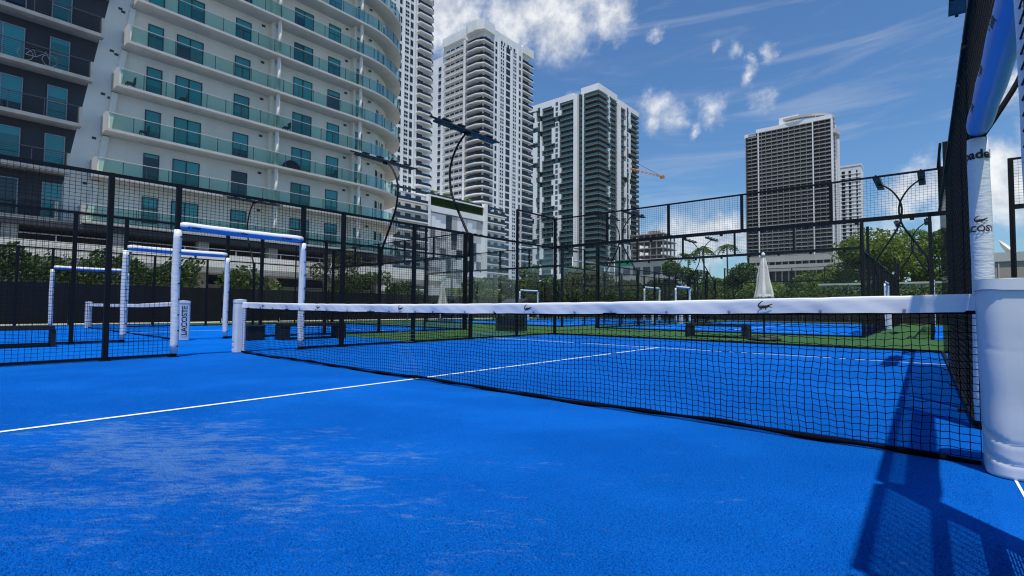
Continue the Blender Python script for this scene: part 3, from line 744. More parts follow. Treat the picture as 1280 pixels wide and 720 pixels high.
def ball(x, y, label):
    mb = MB(); n = 10
    for j in range(1, 6):
        for i in range(n): mb.v.append((x+.033*math.sin(j*math.pi/6)*math.cos(i*2*math.pi/n), y+.033*math.sin(j*math.pi/6)*math.sin(i*2*math.pi/n), .036-.033*math.cos(j*math.pi/6)))
    for j in range(4):
        for i in range(n): mb.f.append((j*n+i, j*n+(i+1) % n, (j+1)*n+(i+1) % n, (j+1)*n+i))
    mb.f += [tuple(range(n-1, -1, -1)), tuple(range(4*n, 5*n))]
    tag(mb.build('padel_ball', M_ball, None, True), label, 'ball')
ball(ground(652, 414).x, ground(652, 414).y, 'yellow ball lying on the lawn beside the black cabinet')

# ------------------------------------------------------------------ windscreen fences round the site
def windscreen(axis, c, a0, a1, h, label):
    e = empty('windscreen_fence', (c, (a0+a1)/2, 0) if axis == 'Y' else ((a0+a1)/2, c, 0), label, 'fence')
    n = round((a1-a0)/3)
    for i in range(n+1):
        a = a0+(a1-a0)*i/n
        if axis == 'Y': piece('post', M_steel, e, c-.03, a-.03, 0, c+.03, a+.03, h+.12)
        else: piece('post', M_steel, e, a-.03, c-.03, 0, a+.03, c+.03, h+.12)
    for i in range(n):
        p, q = a0+(a1-a0)*i/n+.04, a0+(a1-a0)*(i+1)/n-.04; mb = MB(); k = 12
        for j in range(k+1):
            t = p+(q-p)*j/k; d = .03*math.sin(j*1.9+i)
            for z in (.06, h*.5, h): mb.v.append((c+.04+d*(1 if z != h else .4), t, z-(.03*math.sin(math.pi*j/k) if z == h else 0)) if axis == 'Y' else (t, c-.04+d, z-(.03*math.sin(math.pi*j/k) if z == h else 0)))
        for j in range(k):
            for s in range(2): mb.f.append((j*3+s, (j+1)*3+s, (j+1)*3+s+1, j*3+s+1))
        mb.build('fabric_panel', M_screen, e, True)
    return e
windscreen('Y', -24.0, -21, 40, 1.82, 'black windscreen fabric fence running below the hedge and apartment building')
windscreen('X', 40.0, -24, 21, 1.75, 'black windscreen fabric fence at the far end below the street trees')

# ------------------------------------------------------------------ apartment building with teal balconies
XB, XW, XBG = -35.4, -36.9, -35.75            # balcony front and wall planes
Z0, FH, NF = 6.12, 3.05, 9       # first slab top, storey height, storeys built
CC = (-43.4, 22.3); RB, RW = 8.0, 6.5
zr = Z0+FH*NF
ab = empty('apartment_building', (-45, 15, 0), 'white curved apartment building with teal glass balconies behind the left courts', 'building')
def ystart(k): return 2.62+0.47*k            # left end of the white balconies, stepping over by storey
def ybound(z): return 1.90+0.151*(z-9.8)     # slanted edge between grey and white stucco
def arc(r, a0, a1, n): return [(CC[0]+r*math.cos(a0+(a1-a0)*i/n), CC[1]+r*math.sin(a0+(a1-a0)*i/n)) for i in range(n+1)]
# white wall: flat part with a slanted left edge, then the rounded end
mb = MB()
za, zb = Z0-.25, zr
mb.add([(XW, ybound(za), za), (XW, 22.3, za), (XW, 22.3, zb), (XW, ybound(zb), zb)], [(0, 1, 2, 3)])
a = arc(RW, 0, math.pi*.75, 24)
for i in range(24): mb.add([(a[i][0], a[i][1], za), (a[i+1][0], a[i+1][1], za), (a[i+1][0], a[i+1][1], zb), (a[i][0], a[i][1], zb)], [(0, 1, 2, 3)])
mb.add([(XW, ybound(zb), zb), (XW, 22.3, zb)]+[(x, y, zb) for x, y in a]+[(-58, 22, zb), (-58, -14, zb), (XW, -14, zb)], [tuple(range(len(a)+5))])
mb.add([(XW, -14, 0), (XW, -14, zb), (-58, -14, zb), (-58, -14, 0)], [(0, 1, 2, 3)])
mb.build('wall', M_stucco, ab)
gb = tag(empty('grey_apartment_building', (-45, -6, 0), 'dark grey apartment block with cable railed balconies adjoining the white building', 'building'))
MB().add([(XW-.004, -14, za), (XW-.004, ybound(za), za), (XW-.004, ybound(zb), zb), (XW-.004, -14, zb)], [(0, 1, 2, 3)]).build('wall', M_gray, gb)
# added slanted rib, standing in for the strip of sunlight beside the balcony ends
for k in range(NF):
    z0, z1 = Z0+FH*k+.02, Z0+FH*(k+1)-.24
    y0, y1 = 3.42+.13*(z0-9.8), 3.42+.13*(z1-9.8)
    MB().add([(XW-.001, y0-.20, z0), (XW+.45, y0-.16, z0), (XW+.45, y0+.16, z0), (XW-.001, y0+.2, z0), (XW-.001, y1-.20, z1), (XW+.25, y1-.16, z1), (XW+.25, y1+.16, z1), (XW-.001, y1+.2, z1)], [(0,1,5,4),(1,2,6,5),(2,3,7,6),(0,3,2,1),(4,5,6,7)]).build('sun_strip_rib', M_stucco, ab)
    for yv, zv in ((2.75+.12*(z1-9.8), z1-.3), (3.25+.09*(z1-9.8), z1-.45)):
        piece('vent', M_frame, ab, XW-.01, yv, zv, XW+.02, yv+.22, zv+.16)
def window(parent, y0, y1, z0, z1, kind, x=XW, frame=M_frame, q=rnd):
    """recess frame standing on the wall; panes are its sub-parts"""
    t = .055; mb = MB()
    mb.box(x-.02, y0, z0, x+.05, y0+t, z1); mb.box(x-.02, y1-t, z0, x+.05, y1, z1)
    mb.box(x-.02, y0+t, z1-t, x+.05, y1-t, z1); mb.box(x-.02, y0+t, z0, x+.05, y1-t, z0+t)
    ym = (y0+y1)/2
    if kind == 'door': mb.box(x-.02, ym-.035, z0+t, x+.05, ym+.035, z1-t)
    else:
        zm = z0+(z1-z0)*.56; mb.box(x-.02, y0+t, zm-.03, x+.05, y1-t, zm+.03)
        if y1-y0 > 1.0: mb.box(x-.02, ym-.02, z0+t, x+.05, ym+.02, zm-.03)
    w = mb.build('window', frame, parent)
    drop = q.choice([0, .12, .35, .6, .6, 1, 1])      # how far the blind is pulled down
    cols = [(y0+t, ym-.035), (ym+.035, y1-t)] if kind == 'door' else [(y0+t, y1-t)]
    for (a_, c_) in cols:
        d = min(1, max(0, drop+q.choice([0, 0, -.3, .2])))
        zc = z1-t-(z1-z0-2*t)*d
        if d > 0: piece('blind', M_blind, w, x-.012, a_, zc, x+.012, c_, z1-t)
        if d < 1: piece('pane', q.choice([M_teal, M_teal, M_dark]), w, x-.012, a_, z0+t, x+.012, c_, zc)
    return w
WIN = [('win', 5.81, 6.74), ('door', 7.55, 9.28), ('win', 11.5, 12.66), ('door', 16.2, 17.9), ('win', 19.36, 20.56)]
def edge_at(s, r):     # point on the balcony front, s metres along from Y=0; returns (x, y)
    if s <= CC[1]: return (CC[0]+r, s)
    th = (s-CC[1])/RB; return (CC[0]+r*math.cos(th), CC[1]+r*math.sin(th))
S_END = CC[1]+RB*1.95
for k in range(-1, NF):
    zt = Z0+FH*k
    if k < 0: continue
    zf = zt          # floor of this storey
    for kind, y0, y1 in WIN:
        if kind == 'door': window(ab, y0, y1, zf+.02, zf+2.28, kind)
        else: window(ab, y0, y1, zf+.45, zf+2.28, kind)
    # two windows on the rounded end, set tangentially
    for ang0, ang1, kind in ((-.02, .14, 'win'), (.42, .66, 'door')):
        if ang0 < 0: window(ab, 22.18, 23.0, zf+.25, zf+2.2, 'win', x=XW-.01); continue
        p, c = (CC[0]+RW*math.cos(ang0), CC[1]+RW*math.sin(ang0)), (CC[0]+RW*math.cos(ang1), CC[1]+RW*math.sin(ang1))
        n = Vector(((p[0]+c[0])/2-CC[0], (p[1]+c[1])/2-CC[1], 0)).normalized()*.06
        pa, pc = Vector((p[0], p[1], 0))+n, Vector((c[0], c[1], 0))+n; mid = (pa+pc)/2
        w = MB(); 
        for u0, u1 in ((0, .05), (.48, .52), (.95, 1)):
            q0, q1 = pa.lerp(pc, u0), pa.lerp(pc, u1); w.prism([(q0.x, q0.y), (q1.x, q1.y), (q1.x-n.x*2.4, q1.y-n.y*2.4), (q0.x-n.x*2.4, q0.y-n.y*2.4)], zf+.02, zf+2.28)
        wo_ = w.build('window', M_frame, ab)
        for u0, u1 in ((.055, .475), (.525, .945)):
            q0, q1 = pa.lerp(pc, u0)-n*.4, pa.lerp(pc, u1)-n*.4
            MB().prism([(q0.x, q0.y), (q1.x, q1.y), (q1.x-n.x*1.6, q1.y-n.y*1.6), (q0.x-n.x*1.6, q0.y-n.y*1.6)], zf+.03, zf+2.26).build('pane', rnd.choice([M_teal, M_blind, M_dark]), wo_)
    # balcony: slab with its rounded end, glass panels, posts, handrail
    s0 = ystart(k); n = 40
    front = [edge_at(s0+(S_END-s0)*i/n, RB) for i in range(n+1)]; back = [edge_at(s0+(S_END-s0)*i/n, RW-.02) for i in range(n+1)]
    sl_ = MB().prism(front+back[::-1], zt-.17, zt).build('balcony', M_slab, ab)
    # end cheek
    piece('balcony_cheek', M_slab, sl_, XW, s0-.14, zt-.17, XB-.001, s0-.002, zt+1.06)
    step = 1.27; s = s0+.06
    while s < S_END-.3:
        s2 = min(s+step, S_END-.02)
        sub = 1 if s2 < CC[1] else 3
        fr = [edge_at(s+.02+(s2-s-.04)*i/sub, RB-.05) for i in range(sub+1)]; bk = [edge_at(s+.02+(s2-s-.04)*i/sub, RB-.065) for i in range(sub+1)]
        MB().prism(fr+bk[::-1], zt+.04, zt+1.0).build('glass_panel', M_rail, sl_)
        p = edge_at(s2, RB-.057); piece('rail_post', M_frame, sl_, p[0]-.02, p[1]-.02, zt, p[0]+.02, p[1]+.02, zt+1.02)
        s = s2
    MB().tube([(x, y, zt+1.045) for x, y in [edge_at(s0+(S_END-s0)*i/n, RB-.057) for i in range(n+1)]], .028, 5).build('handrail', M_frameL, sl_)
    # columns and party walls
    for yc_ in (14.42, 22.0):
        MB().tube([(XB-.32, yc_, zt), (XB-.32, yc_, zt+FH-.17)], .15, 12).build('column', M_stucco, ab, True)
        piece('party_wall', M_stucco, ab, XW, yc_-.32, zt, XW+.55, yc_-.08, zt+FH-.171)
        piece('vent', M_frame, ab, XW+.001, yc_-.95, zt+FH-.62, XW+.03, yc_-.68, zt+FH-.44)
    piece('vent', M_frame, ab, XW+.001, 23.6, zt+FH-.62, XW+.03, 23.9, zt+FH-.44)
    # grey block's storey
    zg = zt-.02; ye = 1.25+.46*(k)
    gsl = MB().box(XW, -13.9, zg-.22, XBG, ye, zg).build('balcony', M_cslab, gb)
    piece('balcony_cheek', M_cslab, gsl, XW+.6, ye+.002, zg-.22, XBG-.001, ye+.13, zg+1.05)
    for j in range(8): piece('rail_cable', M_steel, gsl, XBG-.065, -13.9, zg+.10+j*.115, XBG-.053, ye, zg+.112+j*.115)
    piece('handrail', M_frame, gsl, XBG-.09, -13.9, zg+1.03, XBG-.03, ye, zg+1.08)
    for j in range(10):
        yy = ye-.05-j*1.55; piece('rail_post', M_frame, gsl, XBG-.08, yy-.02, zg, XBG-.04, yy+.02, zg+1.03)
    for kind, y0, y1 in (('door', -2.2, -.30), ('win', .74+.02*k, 1.70+.02*k), ('win', -4.6, -3.6), ('door', -8.0, -6.2)):
        window(gb, y0, y1, zg+(.02 if kind == 'door' else .05), zg+2.3, kind, x=XW+.01, frame=M_frameL)
# parking level below the flats: dark recess, white parapet, piers
MB().box(-58, -14, 0, -40.5, 28, Z0-.26).build('garage_wall', M_gray, ab)
MB().box(-58, -14, Z0-.6, XB-.1, 27, Z0-.24).build('transfer_slab', M_gray, ab)
for i in range(8): piece('pier', M_cslab, ab, -36.4, -11+5*i, 0, -35.7, -10.3+5*i, Z0-.601)
MB().box(-33.4, -16, 3.55, -33.1, 30, 4.45).build('parapet', M_stucco, ab)
MB().box(-36.5, -16, 3.2, -33.1, 30, 3.54).build('ramp_deck', M_cslab, ab)
for i in range(14): piece('parapet_post', M_frameL, ab, -33.27, -15+3.2*i, 4.451, -33.23, -14.95+3.2*i, 4.8)
piece('parapet_rail', M_frameL, ab, -33.28, -16, 4.8, -33.22, 30, 4.85)
MB().box(-39, -16, 1.2, -38.6, 30, 2.6).build('tan_wall', M_tan, ab)

# things on the balconies
def chair(x, y, z, label, rz=0.0, mat=None):
    e = empty('balcony_chair', (x, y, z), label, 'chair', 'chairs on the apartment balconies'); m = mat or M_plast
    piece('seat', m, e, x-.25, y-.25, z+.38, x+.25, y+.25, z+.44); piece('backrest', m, e, x-.25, y+.2, z+.441, x+.25, y+.25, z+.86)
    for sx in (-.22, .22):
        for sy in (-.22, .19): piece('leg', m, e, x+sx-.02, y+sy-.02, z, x+sx+.02, y+sy+.02, z+.379)
zk = lambda k: Z0+FH*k
chair(-36.0, 4.75, zk(3), 'dark chair by the end cheek of a teal balcony')
chair(-36.1, 7.9, zk(3), 'dark chair in front of a sliding balcony door')
chair(-36.0, 15.3, zk(3), 'dark chair on the teal balcony just right of the round column')
chair(-36.0, 5.6, zk(2), 'dark low chair under the narrow balcony window')
chair(-36.0, 19.6, zk(2), 'dark chair on the teal balcony before the second column')
e = empty('balcony_dome_tent', (-36.1, 15.9, zk(2)), 'black domed cover standing on a teal balcony', 'cover')
mb = MB(); n = 14
for j in range(6):
    for i in range(n): 
        t = j/5*math.pi/2; mb.v.append((-36.15+.35*math.cos(t)*math.cos(i*2*math.pi/n), 15.9+.85*math.cos(t)*math.sin(i*2*math.pi/n), zk(2)+.9*math.sin(t)))
for j in range(5):
    for i in range(n): mb.f.append((j*n+i, j*n+(i+1) % n, (j+1)*n+(i+1) % n, (j+1)*n+i))
mb.build('cover', M_band, e, True); piece('base', M_plast, e, -36.5, 15.1, zk(2)+.002, -35.8, 16.7, zk(2)+.05)
e = empty('bicycle', (-35.9, 0.3, zk(3)-.02), 'bicycle leaning on the grey block balcony railing', 'bicycle')
bz = zk(3)+.36
for y in (-.35, .72):
    MB().tube([(-35.85, y+.34*math.cos(i*math.pi/10), bz+.34*math.sin(i*math.pi/10)) for i in range(21)], .022, 6, False).build('wheel', M_frameL, e, True)
mb = MB()
for p, q in (((-.35, 0), (0, .42)), ((-.35, 0), (.12, 0)), ((.12, 0), (0, .42)), ((.12, 0), (.55, .40)), ((0, .42), (.55, .40)), ((.72, 0), (.52, .52))): mb.tube([(-35.85, p[0], bz+p[1]), (-35.85, q[0], bz+q[1])], .02, 6)
mb.build('frame', M_frameL, e); piece('saddle', M_plast, e, -35.92, -.12, bz+.47, -35.78, .12, bz+.52); piece('handlebar', M_plast, e, -36.1, .49, bz+.52, -35.6, .53, bz+.56)

# ------------------------------------------------------------------ leafy things
def leaves(mb, q, c, rad, n, size, squash=1.0):
    for _ in range(n):
        while True:
            p = Vector((q.uniform(-1, 1), q.uniform(-1, 1), q.uniform(-1, 1)))
            if p.length <= 1: break
        p = p.normalized()*(p.length**.55); p = Vector((p.x*rad, p.y*rad, p.z*rad*squash))+c
        a = Vector((q.gauss(0, 1), q.gauss(0, 1), q.gauss(0, 1))).normalized(); bb = a.orthogonal().normalized()
        bb = Matrix.Rotation(q.uniform(0, 6.28), 3, a) @ bb
        s = size*q.uniform(.4, 1.75); cc = a.cross(bb)
        mb.add([p-bb*s, p+cc*s*.45, p+bb*s, p-cc*s*.45], [(0, 1, 2, 3)])
def tree(x, y, h, r, label, mat, seed, n=2600, leaf=.16, group=None, trunk=.35, base=0.0):
    q = random.Random(seed); e = empty('leafy_tree', (x, y, base), label, 'tree', group)
    th = h*trunk; tb = MB(); lean = (q.uniform(-.3, .3), q.uniform(-.3, .3))
    top = (x+lean[0], y+lean[1], base+th)
    tb.tube([(x, y, base), (x+lean[0]*.4, y+lean[1]*.4, base+th*.5), top], [h*.030, h*.024, h*.019], 8)
    cl = []
    for i in range(q.randint(9, 13)):
        a = q.uniform(0, 6.28); rr = r*math.sqrt(q.uniform(.05, 1))*.74; zz = base+th+(h-th)*q.uniform(.08, .86)
        f = 1-.45*abs((zz-base-th)/(h-th)-.4)
        c = Vector((x+lean[0]+rr*f*math.cos(a), y+lean[1]+rr*f*math.sin(a), zz)); cl.append(c)
        mid = (Vector(top)+c)/2+Vector((0, 0, -.08*h))
        tb.tube([top, mid, c], [h*.013, h*.009, h*.004], 5)
    tb.build('trunk', M_bark, e, True)
    mb = MB()
    for c in cl: leaves(mb, q, c, r*q.uniform(.30, .50), n//len(cl), leaf, .78)
    mb.build('crown', mat, e); return e
def palm(x, y, z, h, label, seed, n=17, L=1.7, group=None):
    q = random.Random(seed); e = empty('palm_tree', (x, y, z), label, 'palm', group)
    MB().tube([(x, y, z), (x+.05*h, y, z+h*.5), (x+.04*h, y, z+h)], [.16+.01*h, .13, .11], 8).build('trunk', M_bark, e, True)
    mb = MB(); top = Vector((x+.04*h, y, z+h))
    for i in range(n):
        a = 6.283*i/n+q.uniform(-.2, .2); el = q.uniform(.1, 1.15); l = L*q.uniform(.8, 1.15); prev = top; k = 9
        hd = Vector((math.cos(a), math.sin(a), 0)); sd = Vector((-math.sin(a), math.cos(a), 0))
        for j in range(1, k+1):
            t = j/k; p = top+hd*(l*t*math.cos(el*.5))+Vector((0, 0, l*(math.sin(el)*t-.95*t*t)))
            w = l*.26*math.sin(math.pi*min(1, t*.92+.05))
            for s in (-1, 1):
                tip = (prev+p)/2+sd*s*w+Vector((0, 0, -w*.55))+hd*w*.5
                mb.add([prev, p, tip], [(0, 1, 2)])
            prev = p
    mb.build('crown', M_leafB if seed % 2 else M_leafA, e); return e
def hedge(x0, y0, x1, y1, h, label, mat, seed, n, leaf=.11):
    q = random.Random(seed); e = empty('hedge', ((x0+x1)/2, (y0+y1)/2, 0), label, 'hedge'); mb = MB()
    for _ in range(n):
        x, y = q.uniform(x0, x1), q.uniform(y0, y1); hh = h*(1+.10*math.sin(y*1.7+x)+.07*math.sin(y*4.1))
        z = hh*(1-abs(q.gauss(0, .38))); z = max(.05, z)
        a = Vector((q.gauss(0, 1), q.gauss(0, 1), q.gauss(0, 1))).normalized(); bb = a.orthogonal().normalized(); s = leaf*q.uniform(.6, 1.4); cc = a.cross(bb); p = Vector((x, y, z))
        mb.add([p-bb*s, p+cc*s*.5, p+bb*s, p-cc*s*.5], [(0, 1, 2, 3)])
    mb.build('foliage', mat, e, kind='stuff')
    sb = MB()
    for i in range(int(max(x1-x0, y1-y0)/1.2)):
        t = (i+.5)/int(max(x1-x0, y1-y0)/1.2); x, y = x0+(x1-x0)*(t if x1-x0 > y1-y0 else .5), y0+(y1-y0)*(t if y1-y0 >= x1-x0 else .5)
        sb.tube([(x, y, 0), (x+.1, y+.05, h*.7)], [.05, .02], 5)
    sb.build('stems', M_bark, e, kind='stuff'); return e
hedge(-29.3, -12, -26.6, 6.5, 3.25, 'clipped green hedge above the black windscreen below the parking deck', M_leafB, 3, 15000)
tree(-27.6, 9.4, 3.6, 1.9, 'rounded bush tree beside the pale tan wall', M_leafB, 11, 2600, .12, trunk=.2)
tree(-28.2, 15.3, 4.95, 2.0, 'small olive leaved tree in front of the lowest white balconies', M_leafC, 12, 3400, .10, trunk=.22)
tree(-28.4, 18.6, 3.5, 1.9, 'low dark shrub tree right of the olive leaved tree', M_leafB, 13, 2600, .11, trunk=.18)
tree(-29.0, 22.0, 3.3, 1.8, 'dark shrub tree near the small cream parasol', M_leafB, 14, 2400, .11, trunk=.18)
palm(-27.6, 27.3, 0, 2.4, 'bushy palm rising behind the windscreen beside the cream parasol', 4, 24, 1.9)
T = 'street trees beyond the far windscreen'
tl = [ # px, top px, depth, radius, material, label
 (606, 352, 50, 2.2, M_leafA, 'rounded light green tree beside the podium panels'),
 (628, 346, 54, 2.6, M_leafC, 'yellowish green tree below the white tower'),
 (660, 330, 56, 1.7, M_leafA, 'slim upright tree rising between the white and teal towers'),
 (682, 350, 50, 2.4, M_leafB, 'dark low tree under the teal tower edge'),
 (706, 338, 55, 2.6, M_leafB, 'dark loose tree in front of the teal tower base'),
 (735, 334, 55, 2.7, M_leafC, 'thin crowned tree by the traffic signal mast'),
 (765, 345, 52, 2.5, M_leafB, 'dense green tree behind the signal mast arm'),
 (795, 352, 54, 2.5, M_leafA, 'low green tree under the street sign'),
 (826, 342, 60, 2.8, M_leafB, 'dark tree in front of the unfinished building'),
 (858, 322, 62, 3.2, M_leafB, 'tall dark tree between unfinished building and hotel'),
 (893, 335, 58, 2.9, M_leafH, 'dense hedge like tree left of the closed parasol'),
 (925, 330, 56, 2.8, M_leafB, 'dark full tree just behind the closed parasol'),
 (962, 348, 52, 2.7, M_leafY, 'lime green tree right of the parasol tip'),
 (992, 345, 54, 2.7, M_leafA, 'mid green tree under the hotel podium bands'),
 (1022, 337, 55, 2.8, M_leafB, 'deep green tree below the hotel corner'),
 (1052, 298, 52, 3.4, M_leafY, 'big sunlit tree right of the hotel corner'),
 (1095, 272, 54, 4.2, M_leafY, 'tallest leafy tree behind the crossing floodlights'),
 (1138, 280, 56, 3.8, M_leafY, 'leafy tree beyond the crossing floodlights next to the tallest one'),
 (1175, 283, 52, 3.2, M_leafA, 'leafy tree partly hidden by the near fence'),
 (1225, 318, 70, 3.0, M_leafB, 'tree hidden mostly by the padded door post')]
for i, (u, v, D, r, m, lab) in enumerate(tl):
    p = dep(u, v, D); tree(p.x, p.y, p.z, r, lab, m, 30+i, 4200 if u < 1040 else 6500, .16, T, trunk=.2)
p = dep(876, 312, 75); palm(p.x, p.y, 0, p.z+.2, 'tall palm left of the hotel over the dark trees', 9, 18, 2.2, 'palms behind the far trees')
p = dep(905, 308, 82); palm(p.x, p.y, 0, p.z, 'palm standing just left of the hotel facade', 7, 18, 2.4, 'palms behind the far trees')
p = dep(857, 318, 85); palm(p.x, p.y, 0, p.z-.3, 'palm beside the unfinished concrete building', 5, 18, 2.4, 'palms behind the far trees')
hedge(-24, 41.2, 9, 43.6, 2.5, 'continuous green hedge behind the far windscreen', M_leafB, 5, 16000, .13)
q = random.Random(2); mb = MB()
for i in range(60):
    x = q.choice([q.uniform(0.3, 2.0), q.uniform(3.6, 4.6)]); p = Vector((x, 41.05+q.uniform(-.2, .2), q.uniform(1.5, 2.1))); s = .06
    mb.add([p+Vector((-s, 0, 0)), p+Vector((0, .02, s)), p+Vector((s, 0, 0)), p+Vector((0, -.02, -s))], [(0, 1, 2, 3)])
fl = empty('flowering_shrub', (2, 41.1, 0), 'red flowering shrub below the tallest trees behind the windscreen', 'shrub')
mb.build('blossom', M_flower, fl, kind='stuff')
mb = MB(); leaves(mb, q, Vector((1.2, 41.2, 1.4)), .95, 500, .10); leaves(mb, q, Vector((4.1, 41.2, 1.4)), .8, 400, .10); mb.build('foliage', M_leafH, fl, kind='stuff')

# ------------------------------------------------------------------ white twin towers with dark balconies
class Face:
    """facade helper: u runs along the wall to the right, d is out of the wall"""
    def __init__(s, axis, c, o, sgn): s.axis, s.c, s.o, s.sgn = axis, c, o, sgn
    def ext(s, u0, u1, d0, d1):
        if s.axis == 'X': return (s.c+d0, s.o+s.sgn*u0, s.c+d1, s.o+s.sgn*u1)       # wall faces +X, u along Y
        return (s.o+s.sgn*u0, s.c-d0, s.o+s.sgn*u1, s.c-d1)                          # wall faces -Y, u along X
    def piece(s, name, mat, par, u0, u1, z0, z1, d0, d1):
        x0, y0, x1, y1 = s.ext(u0, u1, d0, d1)
        return piece(name, mat, par, min(x0, x1), min(y0, y1), z0, max(x0, x1), max(y0, y1), z1)
    def box(s, mb, u0, u1, z0, z1, d0, d1):
        x0, y0, x1, y1 = s.ext(u0, u1, d0, d1); mb.box(x0, y0, z0, x1, y1, z1)
XT = -128.8
# tower with its top in view
HB = dep(602, 14, 193).z; FL = 3.05; nB = int((HB-8)/FL)
tB = empty('white_tower', (XT-12, 150, 0), 'tall white tower with dark corner balconies and narrow window strips', 'tower')
MB().box(XT-26, 137.5, 0, XT-1.5, 166, HB-2.5).build('wall', M_twhite, tB); MB().box(XT-34, 138, 0, XT-26.01, 165, HB-6).build('wall', M_twhite, tB)
MB().prism([(XT, 136), (XT, 142), (XT-10, 142), (XT-10.3, 136), (XT-8, 134.6), (XT-3, 134.6)], HB-4, HB).build('parapet', M_twhite, tB)
MB().box(XT-8, 160.3, HB-4, XT, 167.6, HB-.6).build('parapet', M_twhite, tB)
MB().box(XT-10, 142.01, HB-4, XT-.3, 160.29, HB-1.6).build('parapet', M_twhite, tB)
MB().box(XT-24.6, 136.2, HB-3.6, XT-11.6, 137.49, HB).build('parapet', M_twhite, tB)
fr = Face('X', XT-1.5, 136.0, 1)       # right hand face, u = Y-136
gw = MB()
for u0, u1 in ((6, 24.3),): fr.piece('wall_panel', M_twhite, tB, u0, u1, 0, HB-4.01, 0, 1.2)
def strip(par, face, u0, u1, zs, h, d, mat, name='window'):
    for z in zs: face.piece(name, mat, par, u0, u1, z, z+h, d-.25, d+.03)
zs = [HB-8.2-FL*i for i in range(nB)]
strip(tB, fr, 6.9, 8.0, zs, 2.0, 1.2, M_tdark); strip(tB, fr, 22.0, 23.1, zs, 2.0, 1.2, M_tdark)
strip(tB, fr, 13.6, 16.1, zs, 2.35, 1.2, M_tdark)
sm = MB()
for z in zs:
    for u0 in (10.2, 11.4, 18.2, 19.3):
        for dz in (0, 1.25): fr.box(sm, u0, u0+.75, z+dz, z+dz+.8, .95, 1.24)
    for u0 in (8.9, 9.5, 12.6, 17.1, 20.6, 21.3): pass
sm.build('small_window_grid', M_tdark, tB, kind='stuff')
for u in (8.75, 12.8, 16.9, 20.9): fr.piece('pilaster', M_twhite, tB, u, u+.35, 0, HB-4.02, 1.19, 1.45)
for u0 in range(5): fr.piece('window', M_tdark, tB, 10.2+u0*2.0, 11.3+u0*2.0, HB-5.9, HB-4.6, .95, 1.23)
for i, z in enumerate(zs):
    # corner balcony, prow shaped
    poly = [(XT, 136), (XT, 141.9), (XT-1.6, 141.9), (XT-1.6, 137.4), (XT-10.3, 137.4), (XT-10.3, 136), (XT-8, 134.6), (XT-3, 134.6)]
    sl_ = MB().prism(poly, z-.45, z-.05).build('balcony', M_twhite, tB)
    rl = [(XT-.12, 141.8), (XT-.12, 136.05), (XT-3.05, 134.72), (XT-7.95, 134.72), (XT-10.2, 136.05)]
    rm = MB()
    for a_, c_ in zip(rl, rl[1:]): rm.add([(a_[0], a_[1], z-.04), (c_[0], c_[1], z-.04), (c_[0], c_[1], z+.85), (a_[0], a_[1], z+.85)], [(0, 1, 2, 3)])
    rm.build('balcony_rail', M_trail, sl_)
    piece('balcony_door', M_trail, sl_, XT-9.9, 137.3, z, XT-2.2, 137.46, z+2.35); piece('balcony_door', M_trail, sl_, XT-1.52, 137.8, z, XT-1.42, 141.4, z+2.35)
    s2 = MB().box(XT-6, 160.5, z-.45, XT, 167.6, z-.05).build('balcony', M_twhite, tB)
    MB().box(XT-.2, 160.5, z-.04, XT-.1, 167.5, z+.85).build('balcony_rail', M_trail, s2); piece('balcony_door', M_trail, s2, XT-1.52, 160.8, z, XT-1.4, 165.9, z+2.35)
    if i < nB-3:
        z3 = z+.6
        s3 = MB().box(XT-24, 136.3, z3-.4, XT-12.2, 137.49, z3-.05).build('balcony', M_twhite, tB)
        MB().box(XT-24, 136.32, z3-.04, XT-12.2, 136.38, z3+.75).build('balcony_rail', M_tshade, s3)
        for dx in (-23.4, -20.6, -17.6, -14.8): piece('balcony_door', M_trail, s3, XT+dx, 137.38, z3, XT+dx+2.1, 137.495, z3+2.2)
        piece('window', M_tdark, tB, XT-28.8, 137.8, z3-4.3, XT-27.2, 138.02, z3-2.7)
piece('pilaster', M_twhite, tB, XT-11.55, 135.9, 0, XT-10.35, 137.48, HB-5)
# neighbour tower, top out of the frame
tA = empty('white_tower', (XT-8, 98, 0), 'white tower rising out of the frame beside the rounded apartment building', 'tower')
XA = -126.2; HA = 128
MB().box(XA-26, 84, 0, XA, 104, HA).build('wall', M_twhite, tA)
fa = Face('X', XA, 84.0, 1); za_ = [HA-4-3.05*i for i in range(40)]
strip(tA, fa, 14.1, 15.2, za_, 2.0, 0, M_tdark); strip(tA, fa, 9.6, 10.6, za_, 2.0, 0, M_tdark)
sm = MB()
for z in za_:
    for u0 in (6.2, 7.3, 11.9, 12.7): fa.box(sm, u0, u0+.7, z, z+.8, -.2, .04); fa.box(sm, u0, u0+.7, z+1.2, z+2.0, -.2, .04)
sm.build('small_window_grid', M_tdark, tA, kind='stuff')
for u in (11.4, 13.5, 15.6): fa.piece('pilaster', M_twhite, tA, u, u+.3, 0, HA, 0, .3)
for z in za_:
    poly = [(XA+1.6, 100.7), (XA+1.9, 105.6), (XA+.6, 107.6), (XA-3, 107.9), (XA-3, 104.01), (XA+.001, 104.01), (XA+.001, 100.7)]
    sl_ = MB().prism(poly, z-.45, z-.05).build('balcony', M_twhite, tA)
    rl = [(XA+1.5, 100.75), (XA+1.8, 105.5), (XA+.55, 107.5), (XA-2.9, 107.8)]; rm = MB()
    for a_, c_ in zip(rl, rl[1:]): rm.add([(a_[0], a_[1], z-.04), (c_[0], c_[1], z-.04), (c_[0], c_[1], z+.85), (a_[0], a_[1], z+.85)], [(0, 1, 2, 3)])
    rm.build('balcony_rail', M_trail, sl_); piece('balcony_door', M_tdark, sl_, XA-.05, 101.2, z, XA+.06, 103.6, z+2.1)
